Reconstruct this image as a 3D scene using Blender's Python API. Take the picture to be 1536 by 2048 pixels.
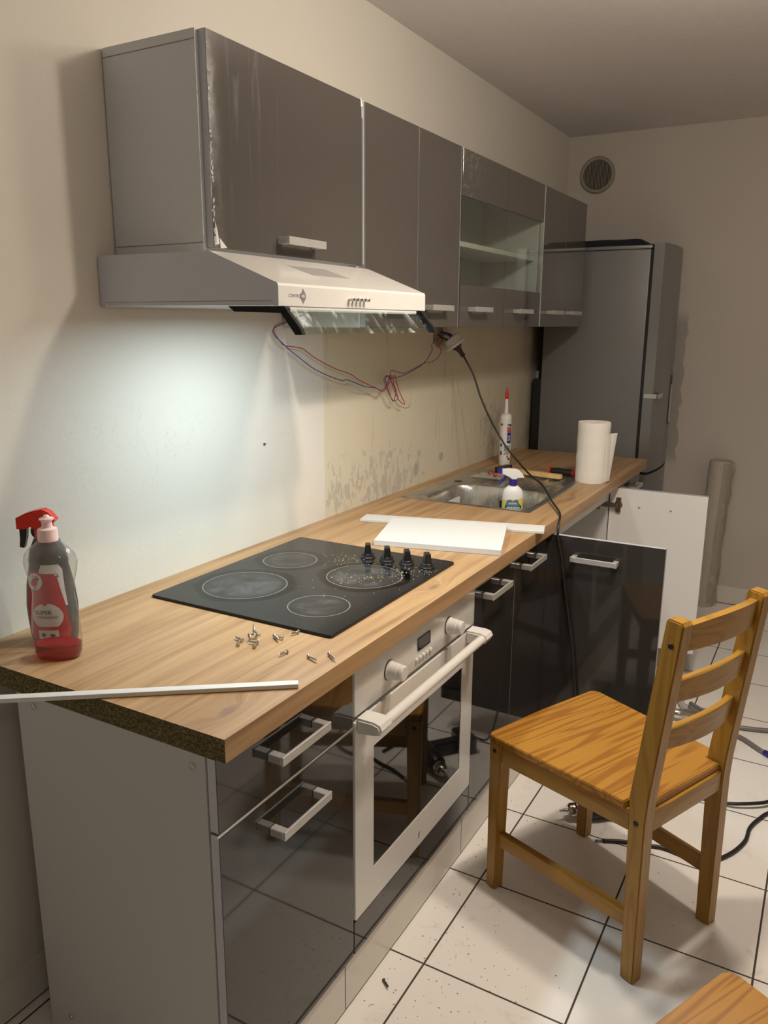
import bpy, bmesh, math, random
from mathutils import Vector, Matrix, noise as mnoise

random.seed(7)
PI = math.pi
C = bpy.context.scene.collection
for o in list(bpy.data.objects):
    bpy.data.objects.remove(o)

# ------------------------------------------------------------------ camera
CAM = Vector((-0.82449, -1.38075, 1.44206))
yaw, pitch, roll = 0.515055, 0.232866, 0.005022
fw = Vector((math.cos(yaw)*math.cos(pitch), math.sin(yaw)*math.cos(pitch), -math.sin(pitch)))
r0 = fw.cross(Vector((0, 0, 1))).normalized(); u0 = r0.cross(fw)
rr = r0*math.cos(roll) + u0*math.sin(roll); uu = -r0*math.sin(roll) + u0*math.cos(roll)
cd = bpy.data.cameras.new('camera'); cam = bpy.data.objects.new('camera', cd); C.objects.link(cam)
cam.matrix_world = Matrix(((rr.x, uu.x, -fw.x, CAM.x), (rr.y, uu.y, -fw.y, CAM.y), (rr.z, uu.z, -fw.z, CAM.z), (0, 0, 0, 1)))
cd.sensor_fit = 'VERTICAL'; cd.sensor_height = 36; cd.lens = 1593.565*36/2048
cd.clip_start = 0.05
bpy.context.scene.camera = cam

# ------------------------------------------------------------------ view and world
sc = bpy.context.scene
sc.view_settings.view_transform = 'Standard'; sc.view_settings.look = 'None'
sc.view_settings.gamma = 1; sc.view_settings.use_curve_mapping = False
sc.view_settings.exposure = 0.55
w = bpy.data.worlds.new('world'); sc.world = w; w.use_nodes = True
w.node_tree.nodes['Background'].inputs[0].default_value = (1, 0.85, 0.7, 1)
w.node_tree.nodes['Background'].inputs[1].default_value = 0.02

WARM = (1.0, 0.88, 0.745)
BULBS = [((1.25, -1.20), (8.5, 22.0)), ((0.825, -1.11), (10.0, 26.0))]   # (all round, downwards from the reflector)          # one ceiling fitting with two bulbs over the chair
REAR_FILL = ((-1.3, -2.3), (3.6, 1.0), (1.0, 0.95, 0.88))                     # added fill lamp behind the viewer, brightens the left-facing sides
HOOD_LAMP = ((0.64, -0.385, 1.462), 4.1, (0.77, 0.94, 1.0))

# ------------------------------------------------------------------ node helper
class NT:
    def __init__(s, name):
        s.m = bpy.data.materials.new(name); s.m.use_nodes = True
        s.t = s.m.node_tree; s.b = s.t.nodes['Principled BSDF']
        s.out = s.t.nodes['Material Output']
        s._o = None
    def n(s, typ, **kw):
        nd = s.t.nodes.new(typ)
        for k, v in kw.items(): setattr(nd, k, v)
        return nd
    def lk(s, a, b): s.t.links.new(a, b)
    def put(s, sock, v):
        if v is None: return
        if isinstance(v, (int, float)): sock.default_value = v
        elif isinstance(v, (tuple, list)):
            if len(v) == 3 and len(sock.default_value) == 4: v = (*v, 1)
            sock.default_value = v
        else: s.lk(v, sock)
    @property
    def obj(s):
        if s._o is None: s._o = s.n('ShaderNodeTexCoord').outputs['Object']
        return s._o
    def xyz(s, v=None):
        nd = s.n('ShaderNodeSeparateXYZ'); s.lk(v or s.obj, nd.inputs[0]); return nd.outputs
    def comb(s, x, y, z):
        nd = s.n('ShaderNodeCombineXYZ')
        for i, v in enumerate((x, y, z)): s.put(nd.inputs[i], v)
        return nd.outputs[0]
    def map(s, scale=(1, 1, 1), loc=(0, 0, 0), rot=(0, 0, 0), v=None):
        nd = s.n('ShaderNodeMapping'); s.lk(v or s.obj, nd.inputs[0])
        nd.inputs[1].default_value = loc; nd.inputs[2].default_value = rot; nd.inputs[3].default_value = scale
        return nd.outputs[0]
    def noise(s, scale, detail=4, rough=.5, dist=0, v=None):
        nd = s.n('ShaderNodeTexNoise'); s.lk(v or s.obj, nd.inputs['Vector'])
        nd.inputs['Scale'].default_value = scale; nd.inputs['Detail'].default_value = detail
        nd.inputs['Roughness'].default_value = rough; nd.inputs['Distortion'].default_value = dist
        return nd.outputs[0]
    def vor(s, scale, v=None, feature='F1', out=0):
        nd = s.n('ShaderNodeTexVoronoi', feature=feature); s.lk(v or s.obj, nd.inputs['Vector'])
        nd.inputs['Scale'].default_value = scale; return nd.outputs[out]
    def ma(s, op, a, b=0.0, c=0.0, clamp=False):
        nd = s.n('ShaderNodeMath', operation=op, use_clamp=clamp)
        s.put(nd.inputs[0], a); s.put(nd.inputs[1], b)
        if op in ('MULTIPLY_ADD', 'COMPARE', 'SMOOTH_MIN'): s.put(nd.inputs[2], c)
        return nd.outputs[0]
    def ramp(s, v, stops, interp='LINEAR'):
        nd = s.n('ShaderNodeValToRGB'); nd.color_ramp.interpolation = interp
        el = nd.color_ramp.elements
        while len(el) < len(stops): el.new(.5)
        for e, (p, c) in zip(el, stops):
            e.position = p
            e.color = (c, c, c, 1) if isinstance(c, (int, float)) else (*c, 1)
        s.lk(v, nd.inputs[0]); return nd.outputs[0]
    def ss(s, v, a, b):
        nd = s.n('ShaderNodeMapRange', interpolation_type='SMOOTHSTEP')
        s.put(nd.inputs[0], v); nd.inputs[1].default_value = a; nd.inputs[2].default_value = b
        if a > b:
            nd.inputs[1].default_value = b; nd.inputs[2].default_value = a
            nd.inputs[3].default_value = 1; nd.inputs[4].default_value = 0
        return nd.outputs[0]
    def mix(s, f, a, b, blend='MIX'):
        nd = s.n('ShaderNodeMix', data_type='RGBA', blend_type=blend)
        s.put(nd.inputs[0], f); s.put(nd.inputs[6], a); s.put(nd.inputs[7], b)
        return nd.outputs[2]
    def bump(s, h, strength=.2, dist=.001):
        nd = s.n('ShaderNodeBump'); s.lk(h, nd.inputs['Height'])
        nd.inputs['Strength'].default_value = strength; nd.inputs['Distance'].default_value = dist
        s.lk(nd.outputs[0], s.b.inputs['Normal'])
    def set(s, **kw):
        for k, v in kw.items():
            s.put(s.b.inputs[{'color': 'Base Color', 'rough': 'Roughness', 'metal': 'Metallic', 'spec': 'Specular IOR Level',
                              'coat': 'Coat Weight', 'coat_rough': 'Coat Roughness', 'trans': 'Transmission Weight', 'ior': 'IOR',
                              'alpha': 'Alpha', 'emit': 'Emission Color', 'estr': 'Emission Strength'}[k]], v)
        return s

def plain(name, color, rough=.5, metal=0, **kw):
    n = NT(name); n.set(color=color, rough=rough, metal=metal, **kw); return n.m

def speck(name, color, rough=.5, metal=0, amt=.08, scale=60, bump=0, **kw):
    n = NT(name); f = n.noise(scale, 5, .6)
    a = tuple(c*(1-amt) for c in color); b = tuple(min(1, c*(1+amt)) for c in color)
    n.set(color=n.ramp(f, [(.3, a), (.7, b)]), rough=rough, metal=metal, **kw)
    if bump: n.bump(f, bump, .001)
    return n.m

M = {}
# --- back wall: warm off-white paint, unpainted beige band with cement patches where tiles were taken off
n = NT('back_wall_paint'); X, Y, Z = n.xyz()
fine = n.noise(90, 3, .6); big = n.noise(1.6, 4, .5)
paint = n.mix(big, (.69, .655, .585), (.735, .70, .63))
hair = n.ss(n.noise(3.0, 6, .7, 2.5, n.map((1, 1, 1.3))), .497, .5)
hair = n.ma('MULTIPLY', hair, n.ss(n.noise(3.0, 6, .7, 2.5, n.map((1, 1, 1.3))), .5035, .5005))
hair = n.ma('MULTIPLY', hair, n.ss(n.noise(2.2, 2, .5), .55, .62))
paint = n.mix(n.ma('MULTIPLY', hair, .45), paint, (.42, .36, .27))
zn = n.noise(9, 3, .5)
band = n.ma('MULTIPLY', n.ss(n.ma('ADD', X, n.ma('MULTIPLY', zn, .01)), 1.236, 1.242), n.ss(Z, 1.435, 1.43))
old = n.mix(n.noise(3.2, 5, .6), (.60, .545, .41), (.70, .65, .52))
vs = n.ss(n.noise(7, 4, .6, .4, n.map((3.5, 1, .35))), .60, .68)
old = n.mix(n.ma('MULTIPLY', vs, .40), old, (.42, .36, .25))
hl = n.ss(n.noise(9, 3, .6, .6, n.map((.35, 1, 6))), .70, .74)
old = n.mix(n.ma('MULTIPLY', hl, .4), old, (.30, .25, .18))
def ell(xc, zc, a, b):
    dx = n.ma('DIVIDE', n.ma('SUBTRACT', X, xc), a); dz = n.ma('DIVIDE', n.ma('SUBTRACT', Z, zc), b)
    return n.ma('SUBTRACT', 1.0, n.ma('ADD', n.ma('MULTIPLY', dx, dx), n.ma('MULTIPLY', dz, dz)), clamp=True)
pz = n.ma('MAXIMUM', ell(1.60, .90, .42, .15), n.ma('MAXIMUM', ell(2.66, .99, .30, .14), ell(1.32, .92, .10, .14)))
pn = n.noise(20, 6, .68, 1.0, n.map((1.5, 1, .75)))
patch = n.ss(n.ma('ADD', pn, n.ma('MULTIPLY', pz, .16)), .63, .66)
patch = n.ma('MULTIPLY', patch, n.ss(pz, .02, .25))
old = n.mix(n.ma('MULTIPLY', patch, .6), old, (.40, .385, .355))
dots = n.ma('MAXIMUM', n.ss(ell(2.085, .915, .024, .020), .0, .5), n.ss(ell(1.86, .895, .022, .034), .0, .7))
old = n.mix(n.ma('MULTIPLY', dots, .7), old, (.33, .32, .315))
spk = n.ss(n.noise(38, 3, .6), .72, .76)
old = n.mix(n.ma('MULTIPLY', spk, .6), old, (.25, .2, .14))
end_dark = n.ma('MULTIPLY', n.ss(X, 2.85, 3.25), n.ss(n.noise(3, 4, .6), .2, .7))  # wall colour darkens in blotches towards the fridge end
old = n.mix(n.ma('MULTIPLY', end_dark, .85), old, (.12, .10, .08))
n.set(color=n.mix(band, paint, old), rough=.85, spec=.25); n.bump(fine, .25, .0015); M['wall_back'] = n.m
# --- other walls
n = NT('plain_wall_paint'); X, Y, Z = n.xyz()
col = n.mix(n.noise(1.3, 3), (.56, .515, .46), (.60, .555, .50))
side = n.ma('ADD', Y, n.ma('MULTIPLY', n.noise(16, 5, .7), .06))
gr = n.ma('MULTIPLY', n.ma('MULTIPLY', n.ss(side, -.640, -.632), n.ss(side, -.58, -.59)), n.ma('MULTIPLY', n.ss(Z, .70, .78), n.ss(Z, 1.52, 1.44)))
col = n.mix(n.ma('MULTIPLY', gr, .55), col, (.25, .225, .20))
n.set(color=col, rough=.9, spec=.2); n.bump(n.noise(90, 3), .25, .0015); M['wall'] = n.m
M['ceiling'] = speck('ceiling_paint', (.68, .645, .625), .95, amt=.03, scale=40, bump=.15)
# --- floor tile
TP, TX, TY = .3332, .908, -.7007
n = NT('floor_tile'); X, Y, Z = n.xyz()
fx = n.ma('FRACT', n.ma('ADD', n.ma('DIVIDE', n.ma('SUBTRACT', X, TX), TP), 30.5))
fy = n.ma('FRACT', n.ma('ADD', n.ma('DIVIDE', n.ma('SUBTRACT', Y, TY), TP), 30.5))
gx = n.ma('ABSOLUTE', n.ma('SUBTRACT', fx, .5)); gy = n.ma('ABSOLUTE', n.ma('SUBTRACT', fy, .5))
g = n.ss(n.ma('MINIMUM', gx, gy), .0085, .0055)
tile = n.mix(n.noise(2.0, 4, .6), (.80, .765, .72), (.88, .845, .80))
dirt = n.ss(n.noise(9, 6, .7, .5), .57, .72)
tile = n.mix(n.ma('MULTIPLY', dirt, .35), tile, (.50, .43, .33))
ds = n.ss(n.noise(55, 4, .65), .70, .73); ds = n.ma('MULTIPLY', ds, n.ss(n.noise(4, 3), .45, .6))
tile = n.mix(n.ma('MULTIPLY', ds, .7), tile, (.22, .15, .09))
n.set(color=n.mix(g, tile, (.055, .04, .03)), rough=n.ma('ADD', n.ma('MULTIPLY', g, .5), n.ma('MULTIPLY_ADD', n.noise(6, 4), .12, .12)), spec=.45)
n.bump(n.ma('SUBTRACT', 1.0, g), .4, .002); M['floor'] = n.m
# skirting tile (joints by position)
n = NT('skirting_tile'); X, Y, Z = n.xyz()
fx = n.ma('FRACT', n.ma('ADD', n.ma('DIVIDE', n.ma('SUBTRACT', n.ma('ADD', X, n.ma('MULTIPLY', Y, 1.0)), -.238), .60), 30.5))
gj = n.ss(n.ma('ABSOLUTE', n.ma('SUBTRACT', fx, .5)), .0045, .0028)
gj = n.ma('MAXIMUM', gj, n.ss(Z, .005, .003))
n.set(color=n.mix(gj, n.mix(n.noise(3, 3), (.70, .66, .59), (.76, .72, .65)), (.12, .09, .06)), rough=.22); M['skirt'] = n.m
# --- oak worktop
def oak(name, edge=False):
    n = NT(name); X, Y, Z = n.xyz()
    KN = [(.075, -.585, .020, .010), (.80, -.60, .022, .008), (1.93, -.585, .020, .011), (2.47, -.585, .02, .009), (1.45, -.60, .015, .008)]
    kd = None; push = None
    for (kx, ky, a, b) in KN:
        dx = n.ma('DIVIDE', n.ma('SUBTRACT', X, kx), a*2.6); dy = n.ma('DIVIDE', n.ma('SUBTRACT', Y, ky), b*2.6)
        d = n.ma('ADD', n.ma('MULTIPLY', dx, dx), n.ma('MULTIPLY', dy, dy))
        e = n.ma('POWER', 2.718, n.ma('MULTIPLY', d, -1.0))
        kd = e if kd is None else n.ma('MAXIMUM', kd, e)
    sy = n.ma('ADD', Y, n.ma('MULTIPLY', kd, .035))
    stave = n.ma('FLOOR', n.ma('DIVIDE', n.ma('ADD', Y, .05), .118))
    so = n.ma('MULTIPLY', stave, 3.7)
    v = n.comb(n.ma('MULTIPLY_ADD', X, 1.1, so), n.ma('MULTIPLY', sy, 22), n.ma('MULTIPLY', Z, 22))
    g1 = n.noise(1.6, 6, .62, .55, v)
    v2 = n.comb(n.ma('MULTIPLY_ADD', X, 5, so), n.ma('MULTIPLY', sy, 190), n.ma('MULTIPLY', Z, 120))
    g2 = n.noise(1.5, 3, .6, .1, v2)
    v3 = n.comb(n.ma('MULTIPLY_ADD', X, .9, so), n.ma('MULTIPLY', sy, 5), 0.0)
    g3 = n.noise(1.3, 3, .5, .3, v3)
    base = n.ramp(g1, [(.28, (.235, .128, .055)), (.42, (.35, .205, .095)), (.56, (.43, .265, .128)), (.75, (.49, .32, .16))])
    base = n.mix(n.ma('MULTIPLY', n.ss(g2, .50, .72), .30), base, (.34, .20, .10))
    base = n.mix(n.ma('MULTIPLY', n.ss(g3, .45, .75), .35), base, (.42, .28, .17))
    ring = n.ma('SINE', n.ma('MULTIPLY', n.ma('ADD', kd, n.ma('MULTIPLY', g1, .45)), 34))
    base = n.mix(n.ma('MULTIPLY', n.ma('MULTIPLY', n.ss(ring, .3, .9), n.ss(kd, .04, .4)), .28), base, (.30, .17, .09))
    base = n.mix(n.ma('MULTIPLY', n.ss(n.ma('ADD', kd, n.ma('MULTIPLY', n.noise(60, 3), .3)), .92, 1.12), .6), base, (.17, .105, .07))
    sf = n.ma('FRACT', n.ma('DIVIDE', n.ma('ADD', Y, .05), .118))
    n.set(color=n.mix(n.ma('MULTIPLY', n.ss(n.ma('ABSOLUTE', n.ma('SUBTRACT', sf, .5)), .488, .498), .18), base, (.28, .17, .09)), rough=.42, spec=.4)
    n.bump(g2, .12, .0006); return n.m
M['oak'] = oak('oak_laminate')
n = NT('raw_chipboard'); v = n.map((1, 1, 1.6))
f = n.vor(260, v, out=0); f2 = n.noise(170, 4, .7, 1.0, v); f3 = n.vor(150, n.map((1, 1.8, 2.5)), out=1)
sp = n.n('ShaderNodeSeparateColor'); n.lk(f3, sp.inputs[0])
c = n.ramp(f2, [(.30, (.045, .034, .016)), (.5, (.14, .11, .05)), (.66, (.30, .245, .13)), (.8, (.48, .41, .26))])
c = n.mix(n.ss(sp.outputs[0], .3, .9), c, (.16, .12, .05), 'MULTIPLY') if False else n.mix(n.ma('MULTIPLY', n.ss(sp.outputs[0], .55, .9), .55), c, (.055, .04, .018))
n.set(color=c, rough=.95, spec=.1); n.bump(f2, .8, .002); M['chip'] = n.m
# --- gloss anthracite fronts; optional film smears
def gloss(name, smear=0, base=(.088, .078, .069), rough=.07):
    n = NT(name); X, Y, Z = n.xyz()
    col = n.mix(n.noise(2, 3), base, tuple(c*1.08 for c in base)); rg = rough
    tiny = n.ss(n.noise(70, 3, .6, 1.5, n.map((1.6, 1, .5))), .765, .79)
    col = n.mix(n.ma('MULTIPLY', tiny, .35), col, (.42, .40, .37))
    if smear == 1:
        st = n.noise(9, 5, .65, .8, n.map((6, 1, .55))); m = n.ss(st, .52, .80)
        m = n.ma('MULTIPLY', m, n.ss(X, .38, .0)); m = n.ma('MULTIPLY', m, n.ss(Z, -.05, .38))
        m = n.ma('ADD', m, n.ma('MULTIPLY', n.ss(X, .05, .0), n.ss(n.noise(14, 5, .7), .3, .7)), clamp=True)
        col = n.mix(n.ma('MULTIPLY', m, .22), col, (.50, .48, .45)); rg = n.ma('MULTIPLY_ADD', m, .3, rough)
    if smear == 2:
        st = n.noise(14, 6, .7, 2.2, n.map((1, 1, 1.4), (0, 0, 0), (0, .7, 0))); m = n.ss(st, .47, .78)
        m = n.ma('MULTIPLY', m, n.ss(n.ma('SUBTRACT', n.ma('MULTIPLY', X, 1.0), n.ma('MULTIPLY', Z, .8)), -.16, -.36))
        col = n.mix(n.ma('MULTIPLY', m, .45), col, (.55, .53, .50)); rg = n.ma('MULTIPLY_ADD', m, .35, rough)
    n.set(color=col, rough=rg, spec=.5, coat=.18, coat_rough=.03); return n.m
M['gloss'] = gloss('anthracite_gloss'); M['gloss_film'] = gloss('anthracite_gloss_with_film', 1); M['gloss_film2'] = gloss('anthracite_gloss_smeared', 2)
M['gloss_shaded'] = gloss('anthracite_gloss_shaded', 0, (.030, .027, .0245), .05)  # same anthracite as the upper fronts, weaker light below put into the colour
M['edge'] = speck('pale_edge_banding', (.50, .52, .56), .4, amt=.03)
M['alu'] = speck('silver_edge_strip', (.62, .61, .58), .3, .8, amt=.05)
M['mel'] = speck('white_melamine', (.66, .645, .625), .45, amt=.02, scale=200)
M['mel_side'] = speck('grey_white_melamine_side', (.60, .615, .64), .5, amt=.03, scale=220)
M['mel_base_shaded'] = speck('melamine_base_side_shaded', (.49, .49, .49), .5, amt=.03, scale=220)  # copy of the side melamine, darkened for the shade on the base panel
M['door_back'] = speck('white_door_back', (.79, .775, .75), .45, amt=.02, scale=200)
M['white'] = speck('white_lacquer', (.71, .69, .655), .22, amt=.015, coat=.3)
M['whiteboard'] = speck('white_board', (.64, .63, .60), .5, amt=.02, scale=150)
M['hood_side'] = speck('grey_painted_steel', (.54, .57, .64), .4, amt=.02)
M['black'] = plain('black_plastic', (.014, .013, .013), .35)
M['matt_black'] = plain('matt_black_plastic', (.010, .010, .010), .65, spec=.2)
M['blackglass'] = plain('black_glass', (.006, .006, .006), .03, coat=.5)
M['chrome'] = plain('chrome', (.62, .61, .59), .16, 1)
n = NT('brushed_aluminium'); f = n.noise(40, 4, .6, 0, n.map((1, 12, 12)))
n.set(color=n.ramp(f, [(.3, (.56, .55, .53)), (.7, (.66, .65, .63))]), metal=.55, rough=.38); M['brushed'] = n.m
n = NT('stained_stainless_steel'); f = n.noise(30, 4, .6, 0, n.map((.3, 6, 1))); d = n.noise(7, 6, .7, .8)
n.set(color=n.mix(n.ss(d, .45, .7), n.ramp(f, [(.3, (.50, .48, .44)), (.7, (.60, .58, .54))]), (.30, .27, .22)), metal=.92, rough=n.ma('MULTIPLY_ADD', d, .3, .16)); M['steel'] = n.m
n = NT('fridge_grey_metal'); f = n.noise(220, 3, .6)
n.set(color=n.ramp(f, [(.3, (.20, .20, .20)), (.7, (.225, .225, .225))]), metal=.25, rough=.42); n.bump(f, .1, .0004); M['fridge'] = n.m
M['fridge_light'] = speck('fridge_light_metal', (.27, .27, .27), .35, .5, amt=.03)
# --- cooktop glass: burner rings, dried spill marks (all in world metres, object at origin)
RINGS = [(.571, -.216, .098), (.788, -.188, .069), (.770, -.424, .092), (.540, -.446, .068)]
n = NT('cooktop_glass'); X, Y, Z = n.xyz(); X = n.ma('ADD', X, .70); Y = n.ma('ADD', Y, -.32)
wob = n.ma('MULTIPLY', n.ma('SUBTRACT', n.noise(9, 4, .6), .5), .05)
ringm = None; halo = None; inner = None
for (cx, cy, r) in RINGS:
    dx = n.ma('SUBTRACT', X, cx); dy = n.ma('SUBTRACT', Y, cy)
    d = n.ma('SQRT', n.ma('ADD', n.ma('MULTIPLY', dx, dx), n.ma('MULTIPLY', dy, dy)))
    rg = n.ss(n.ma('ABSOLUTE', n.ma('SUBTRACT', d, r)), .0016, .0007)
    d2 = n.ma('ADD', d, wob)
    ha = n.ma('MULTIPLY', n.ss(d2, r-.002, r+.004), n.ss(d2, r+.027, r+.017))
    if (cx, r) == (.54, .068): ha = n.ma('MULTIPLY', ha, 0.0)
    inn = n.ss(d, r, r-.03)
    ringm = rg if ringm is None else n.ma('MAXIMUM', ringm, rg)
    halo = ha if halo is None else n.ma('MAXIMUM', halo, ha)
    inner = inn if inner is None else n.ma('MAXIMUM', inner, inn)
haze = n.mix(n.noise(3, 4, .6), (.011, .011, .011), (.019, .019, .019))
c = n.mix(halo, haze, (.0015, .0015, .0015))
c = n.mix(n.ma('MULTIPLY', inner, n.ss(n.noise(12, 5, .7, .6), .35, .8)), c, (.075, .075, .08))
c = n.mix(n.ma('MULTIPLY', ringm, .7), c, (.22, .22, .22))
n.set(color=c, rough=n.ma('MULTIPLY_ADD', n.noise(8, 5, .6), .14, .05), spec=.22); M['hob'] = n.m
# --- pine
def pine(name, axis, tint=(1, 1, 1)):
    n = NT(name); X, Y, Z = n.xyz()
    a = {'x': (X, Y, Z), 'z': (Z, X, Y)}[axis]
    st = n.ma('FLOOR', n.ma('DIVIDE', n.ma('ADD', a[1], .5), .088)); so = n.ma('MULTIPLY', st, 5.3)
    v = n.comb(n.ma('MULTIPLY_ADD', a[0], 1.1, so), n.ma('MULTIPLY', a[1], 14), n.ma('MULTIPLY', a[2], 14))
    w1 = n.noise(1.0, 2, .5, .5, v)
    bands = n.ma('SINE', n.ma('MULTIPLY', w1, 54)); b2 = n.ss(bands, -.1, 1.0)
    fi = n.noise(1, 4, .6, 0, n.comb(n.ma('MULTIPLY', a[0], 12), n.ma('MULTIPLY', a[1], 260), n.ma('MULTIPLY', a[2], 260)))
    t = lambda c: tuple(c[i]*tint[i] for i in range(3))
    c = n.mix(n.noise(2.5, 3), t((.365, .165, .024)), t((.445, .215, .036)))
    c = n.mix(n.ma('MULTIPLY', b2, .55 if name.endswith('seat') else .32), c, t((.19, .055, .007)))
    c = n.mix(n.ma('MULTIPLY', n.ss(fi, .5, .8), .18), c, t((.26, .10, .02)))
    if axis == 'x':
        c = n.mix(n.ma('MULTIPLY', n.ss(n.noise(8, 4, .6), .68, .80), .25), c, (.42, .29, .13))
    n.set(color=c, rough=.36, spec=.45, coat=.2, coat_rough=.2); return n.m
M['pine_seat'] = pine('antique_pine_seat', 'x'); M['pine'] = pine('antique_pine', 'z', (.93, 1.04, .95)); M['pine_x'] = pine('antique_pine_rail', 'x', (.95, 1.05, 1.0))
# --- clear things
def thin(name, tint, rough=.02, body=.0, bcol=(.8, .8, .8), fres=1.0):
    n = NT(name); t = n.t
    tr = n.n('ShaderNodeBsdfTransparent'); tr.inputs[0].default_value = (*tint, 1)
    gl = n.n('ShaderNodeBsdfGlossy'); gl.inputs['Roughness'].default_value = rough
    fr = n.n('ShaderNodeFresnel'); ge = n.n('ShaderNodeNewGeometry'); n.lk(n.ma('MULTIPLY_ADD', ge.outputs['Backfacing'], 1/1.45-1.45, 1.45), fr.inputs[0])
    mx = n.n('ShaderNodeMixShader'); n.lk(n.ma('MULTIPLY', fr.outputs[0], fres), mx.inputs[0]); n.lk(tr.outputs[0], mx.inputs[1]); n.lk(gl.outputs[0], mx.inputs[2])
    res = mx.outputs[0]
    if body:
        df = n.n('ShaderNodeBsdfDiffuse'); df.inputs[0].default_value = (*bcol, 1)
        m2 = n.n('ShaderNodeMixShader'); n.put(m2.inputs[0], body if isinstance(body, float) else body(n))
        n.lk(res, m2.inputs[1]); n.lk(df.outputs[0], m2.inputs[2]); res = m2.outputs[0]
    n.lk(res, n.out.inputs[0]); return n.m
M['glass'] = thin('clear_pane', (.90, .94, .91))
M['visor_glass'] = thin('smeared_visor_glass', (.86, .92, .90), .05,
    body=lambda n: n.ma('MULTIPLY', n.ss(n.noise(9, 6, .7, 1.4, n.map((3, 1, 1), (0, 0, 0), (0, .8, 0))), .53, .68), .42), bcol=(.78, .80, .82))
M['bottle'] = thin('clear_plastic', (.90, .90, .89), .06, .05, fres=1.6)
M['liquid'] = NT('red_liquid').set(color=(.55, .012, .025), rough=.05, trans=.75, ior=1.2).m
M['plasticwrap'] = thin('crumpled_clear_film', (.86, .85, .80), .15, .40, (.62, .59, .50))
M['pinkcap'] = plain('pale_pink_plastic', (.85, .62, .60), .35)
M['red'] = plain('red_plastic', (.62, .028, .012), .25)
M['redlabel'] = plain('red_label', (.55, .012, .018), .4)
M['label_white'] = plain('label_white', (.78, .77, .75), .5)
M['ink'] = plain('dark_ink', (.06, .055, .06), .6)
M['redink'] = plain('red_ink', (.6, .06, .03), .6)
M['greybottle'] = speck('dark_grey_plastic', (.055, .058, .065), .35, amt=.2, scale=30)
M['blue'] = plain('deep_blue_plastic', (.028, .018, .24), .3)
M['teal'] = plain('teal_print', (.06, .20, .30), .45)
M['darkteal'] = plain('dark_teal_print', (.015, .05, .07), .45)
M['yellow'] = plain('yellow_print', (.78, .62, .10), .45)
M['wireblue'] = plain('blue_wire_sheath', (.03, .06, .28), .4)
M['wirered'] = plain('red_wire_sheath', (.42, .02, .02), .4)
M['wirewhite'] = plain('white_wire_sheath', (.7, .68, .62), .5)
M['paper'] = speck('paper_towel', (.82, .79, .73), .95, amt=.03, scale=160, bump=.5)
M['card'] = plain('cardboard_core', (.22, .17, .13), .9)
M['hoodlamp'] = NT('hood_lamp_lens').set(color=(.8, .9, 1), emit=(.8, .93, 1), estr=4.0).m
M['bulb'] = NT('warm_bulb').set(color=(1, .9, .7), emit=WARM, estr=18.0).m
M['steelscrew'] = plain('zinc_screw', (.55, .52, .47), .3, 1)
M['rubber'] = plain('black_rubber', (.014, .013, .013), .45)
M['hose'] = speck('grey_hose', (.22, .21, .20), .4, .3, amt=.15, scale=300)
M['handlewood'] = speck('pale_handle_wood', (.62, .43, .18), .5, amt=.12, scale=30)
M['navy'] = speck('navy_fabric', (.010, .012, .022), .9, amt=.2, scale=200, bump=.4)
M['crumb'] = plain('pale_crumbs', (.72, .60, .38), .9)
M['darkcrumb'] = plain('dark_debris', (.30, .20, .13), .9)
M['ventdark'] = plain('vent_dark', (.05, .045, .035), .8)
M['ventrim'] = speck('dusty_vent_plastic', (.34, .31, .26), .7, amt=.1)
M['liningroll'] = speck('beige_roll', (.47, .42, .34), .75, amt=.06, scale=30)
M['brass'] = plain('dull_hinge_metal', (.34, .29, .22), .3, 1)
M['cement'] = speck('crumbled_plaster', (.30, .21, .14), .95, amt=.4, scale=90, bump=.8)
M['silverprint'] = plain('grey_print', (.20, .19, .19), .6)

# ------------------------------------------------------------------ mesh helpers
def NB(): return bmesh.new()
def box(bm, x0, x1, y0, y1, z0, z1, bev=0, seg=2, mi=0, mat=None):
    if x0 > x1: x0, x1 = x1, x0
    if y0 > y1: y0, y1 = y1, y0
    if z0 > z1: z0, z1 = z1, z0
    vs = [bm.verts.new(v) for v in ((x0,y0,z0),(x1,y0,z0),(x1,y1,z0),(x0,y1,z0),(x0,y0,z1),(x1,y0,z1),(x1,y1,z1),(x0,y1,z1))]
    fs = [bm.faces.new([vs[i] for i in f]) for f in ((3,2,1,0),(4,5,6,7),(0,1,5,4),(1,2,6,5),(2,3,7,6),(3,0,4,7))]
    for f in fs: f.material_index = mi
    if bev:
        es = list({e for f in fs for e in f.edges})
        r = bmesh.ops.bevel(bm, geom=es, offset=bev, segments=seg, affect='EDGES', profile=.6)
        for f in r['faces']: f.material_index = mi
        vs = list({v for f in bm.faces if f.is_valid for v in f.verts if v in r['verts']} | {v for v in vs if v.is_valid})
    if mat is not None:
        for v in vs: v.co = mat @ v.co
    return vs
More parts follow.
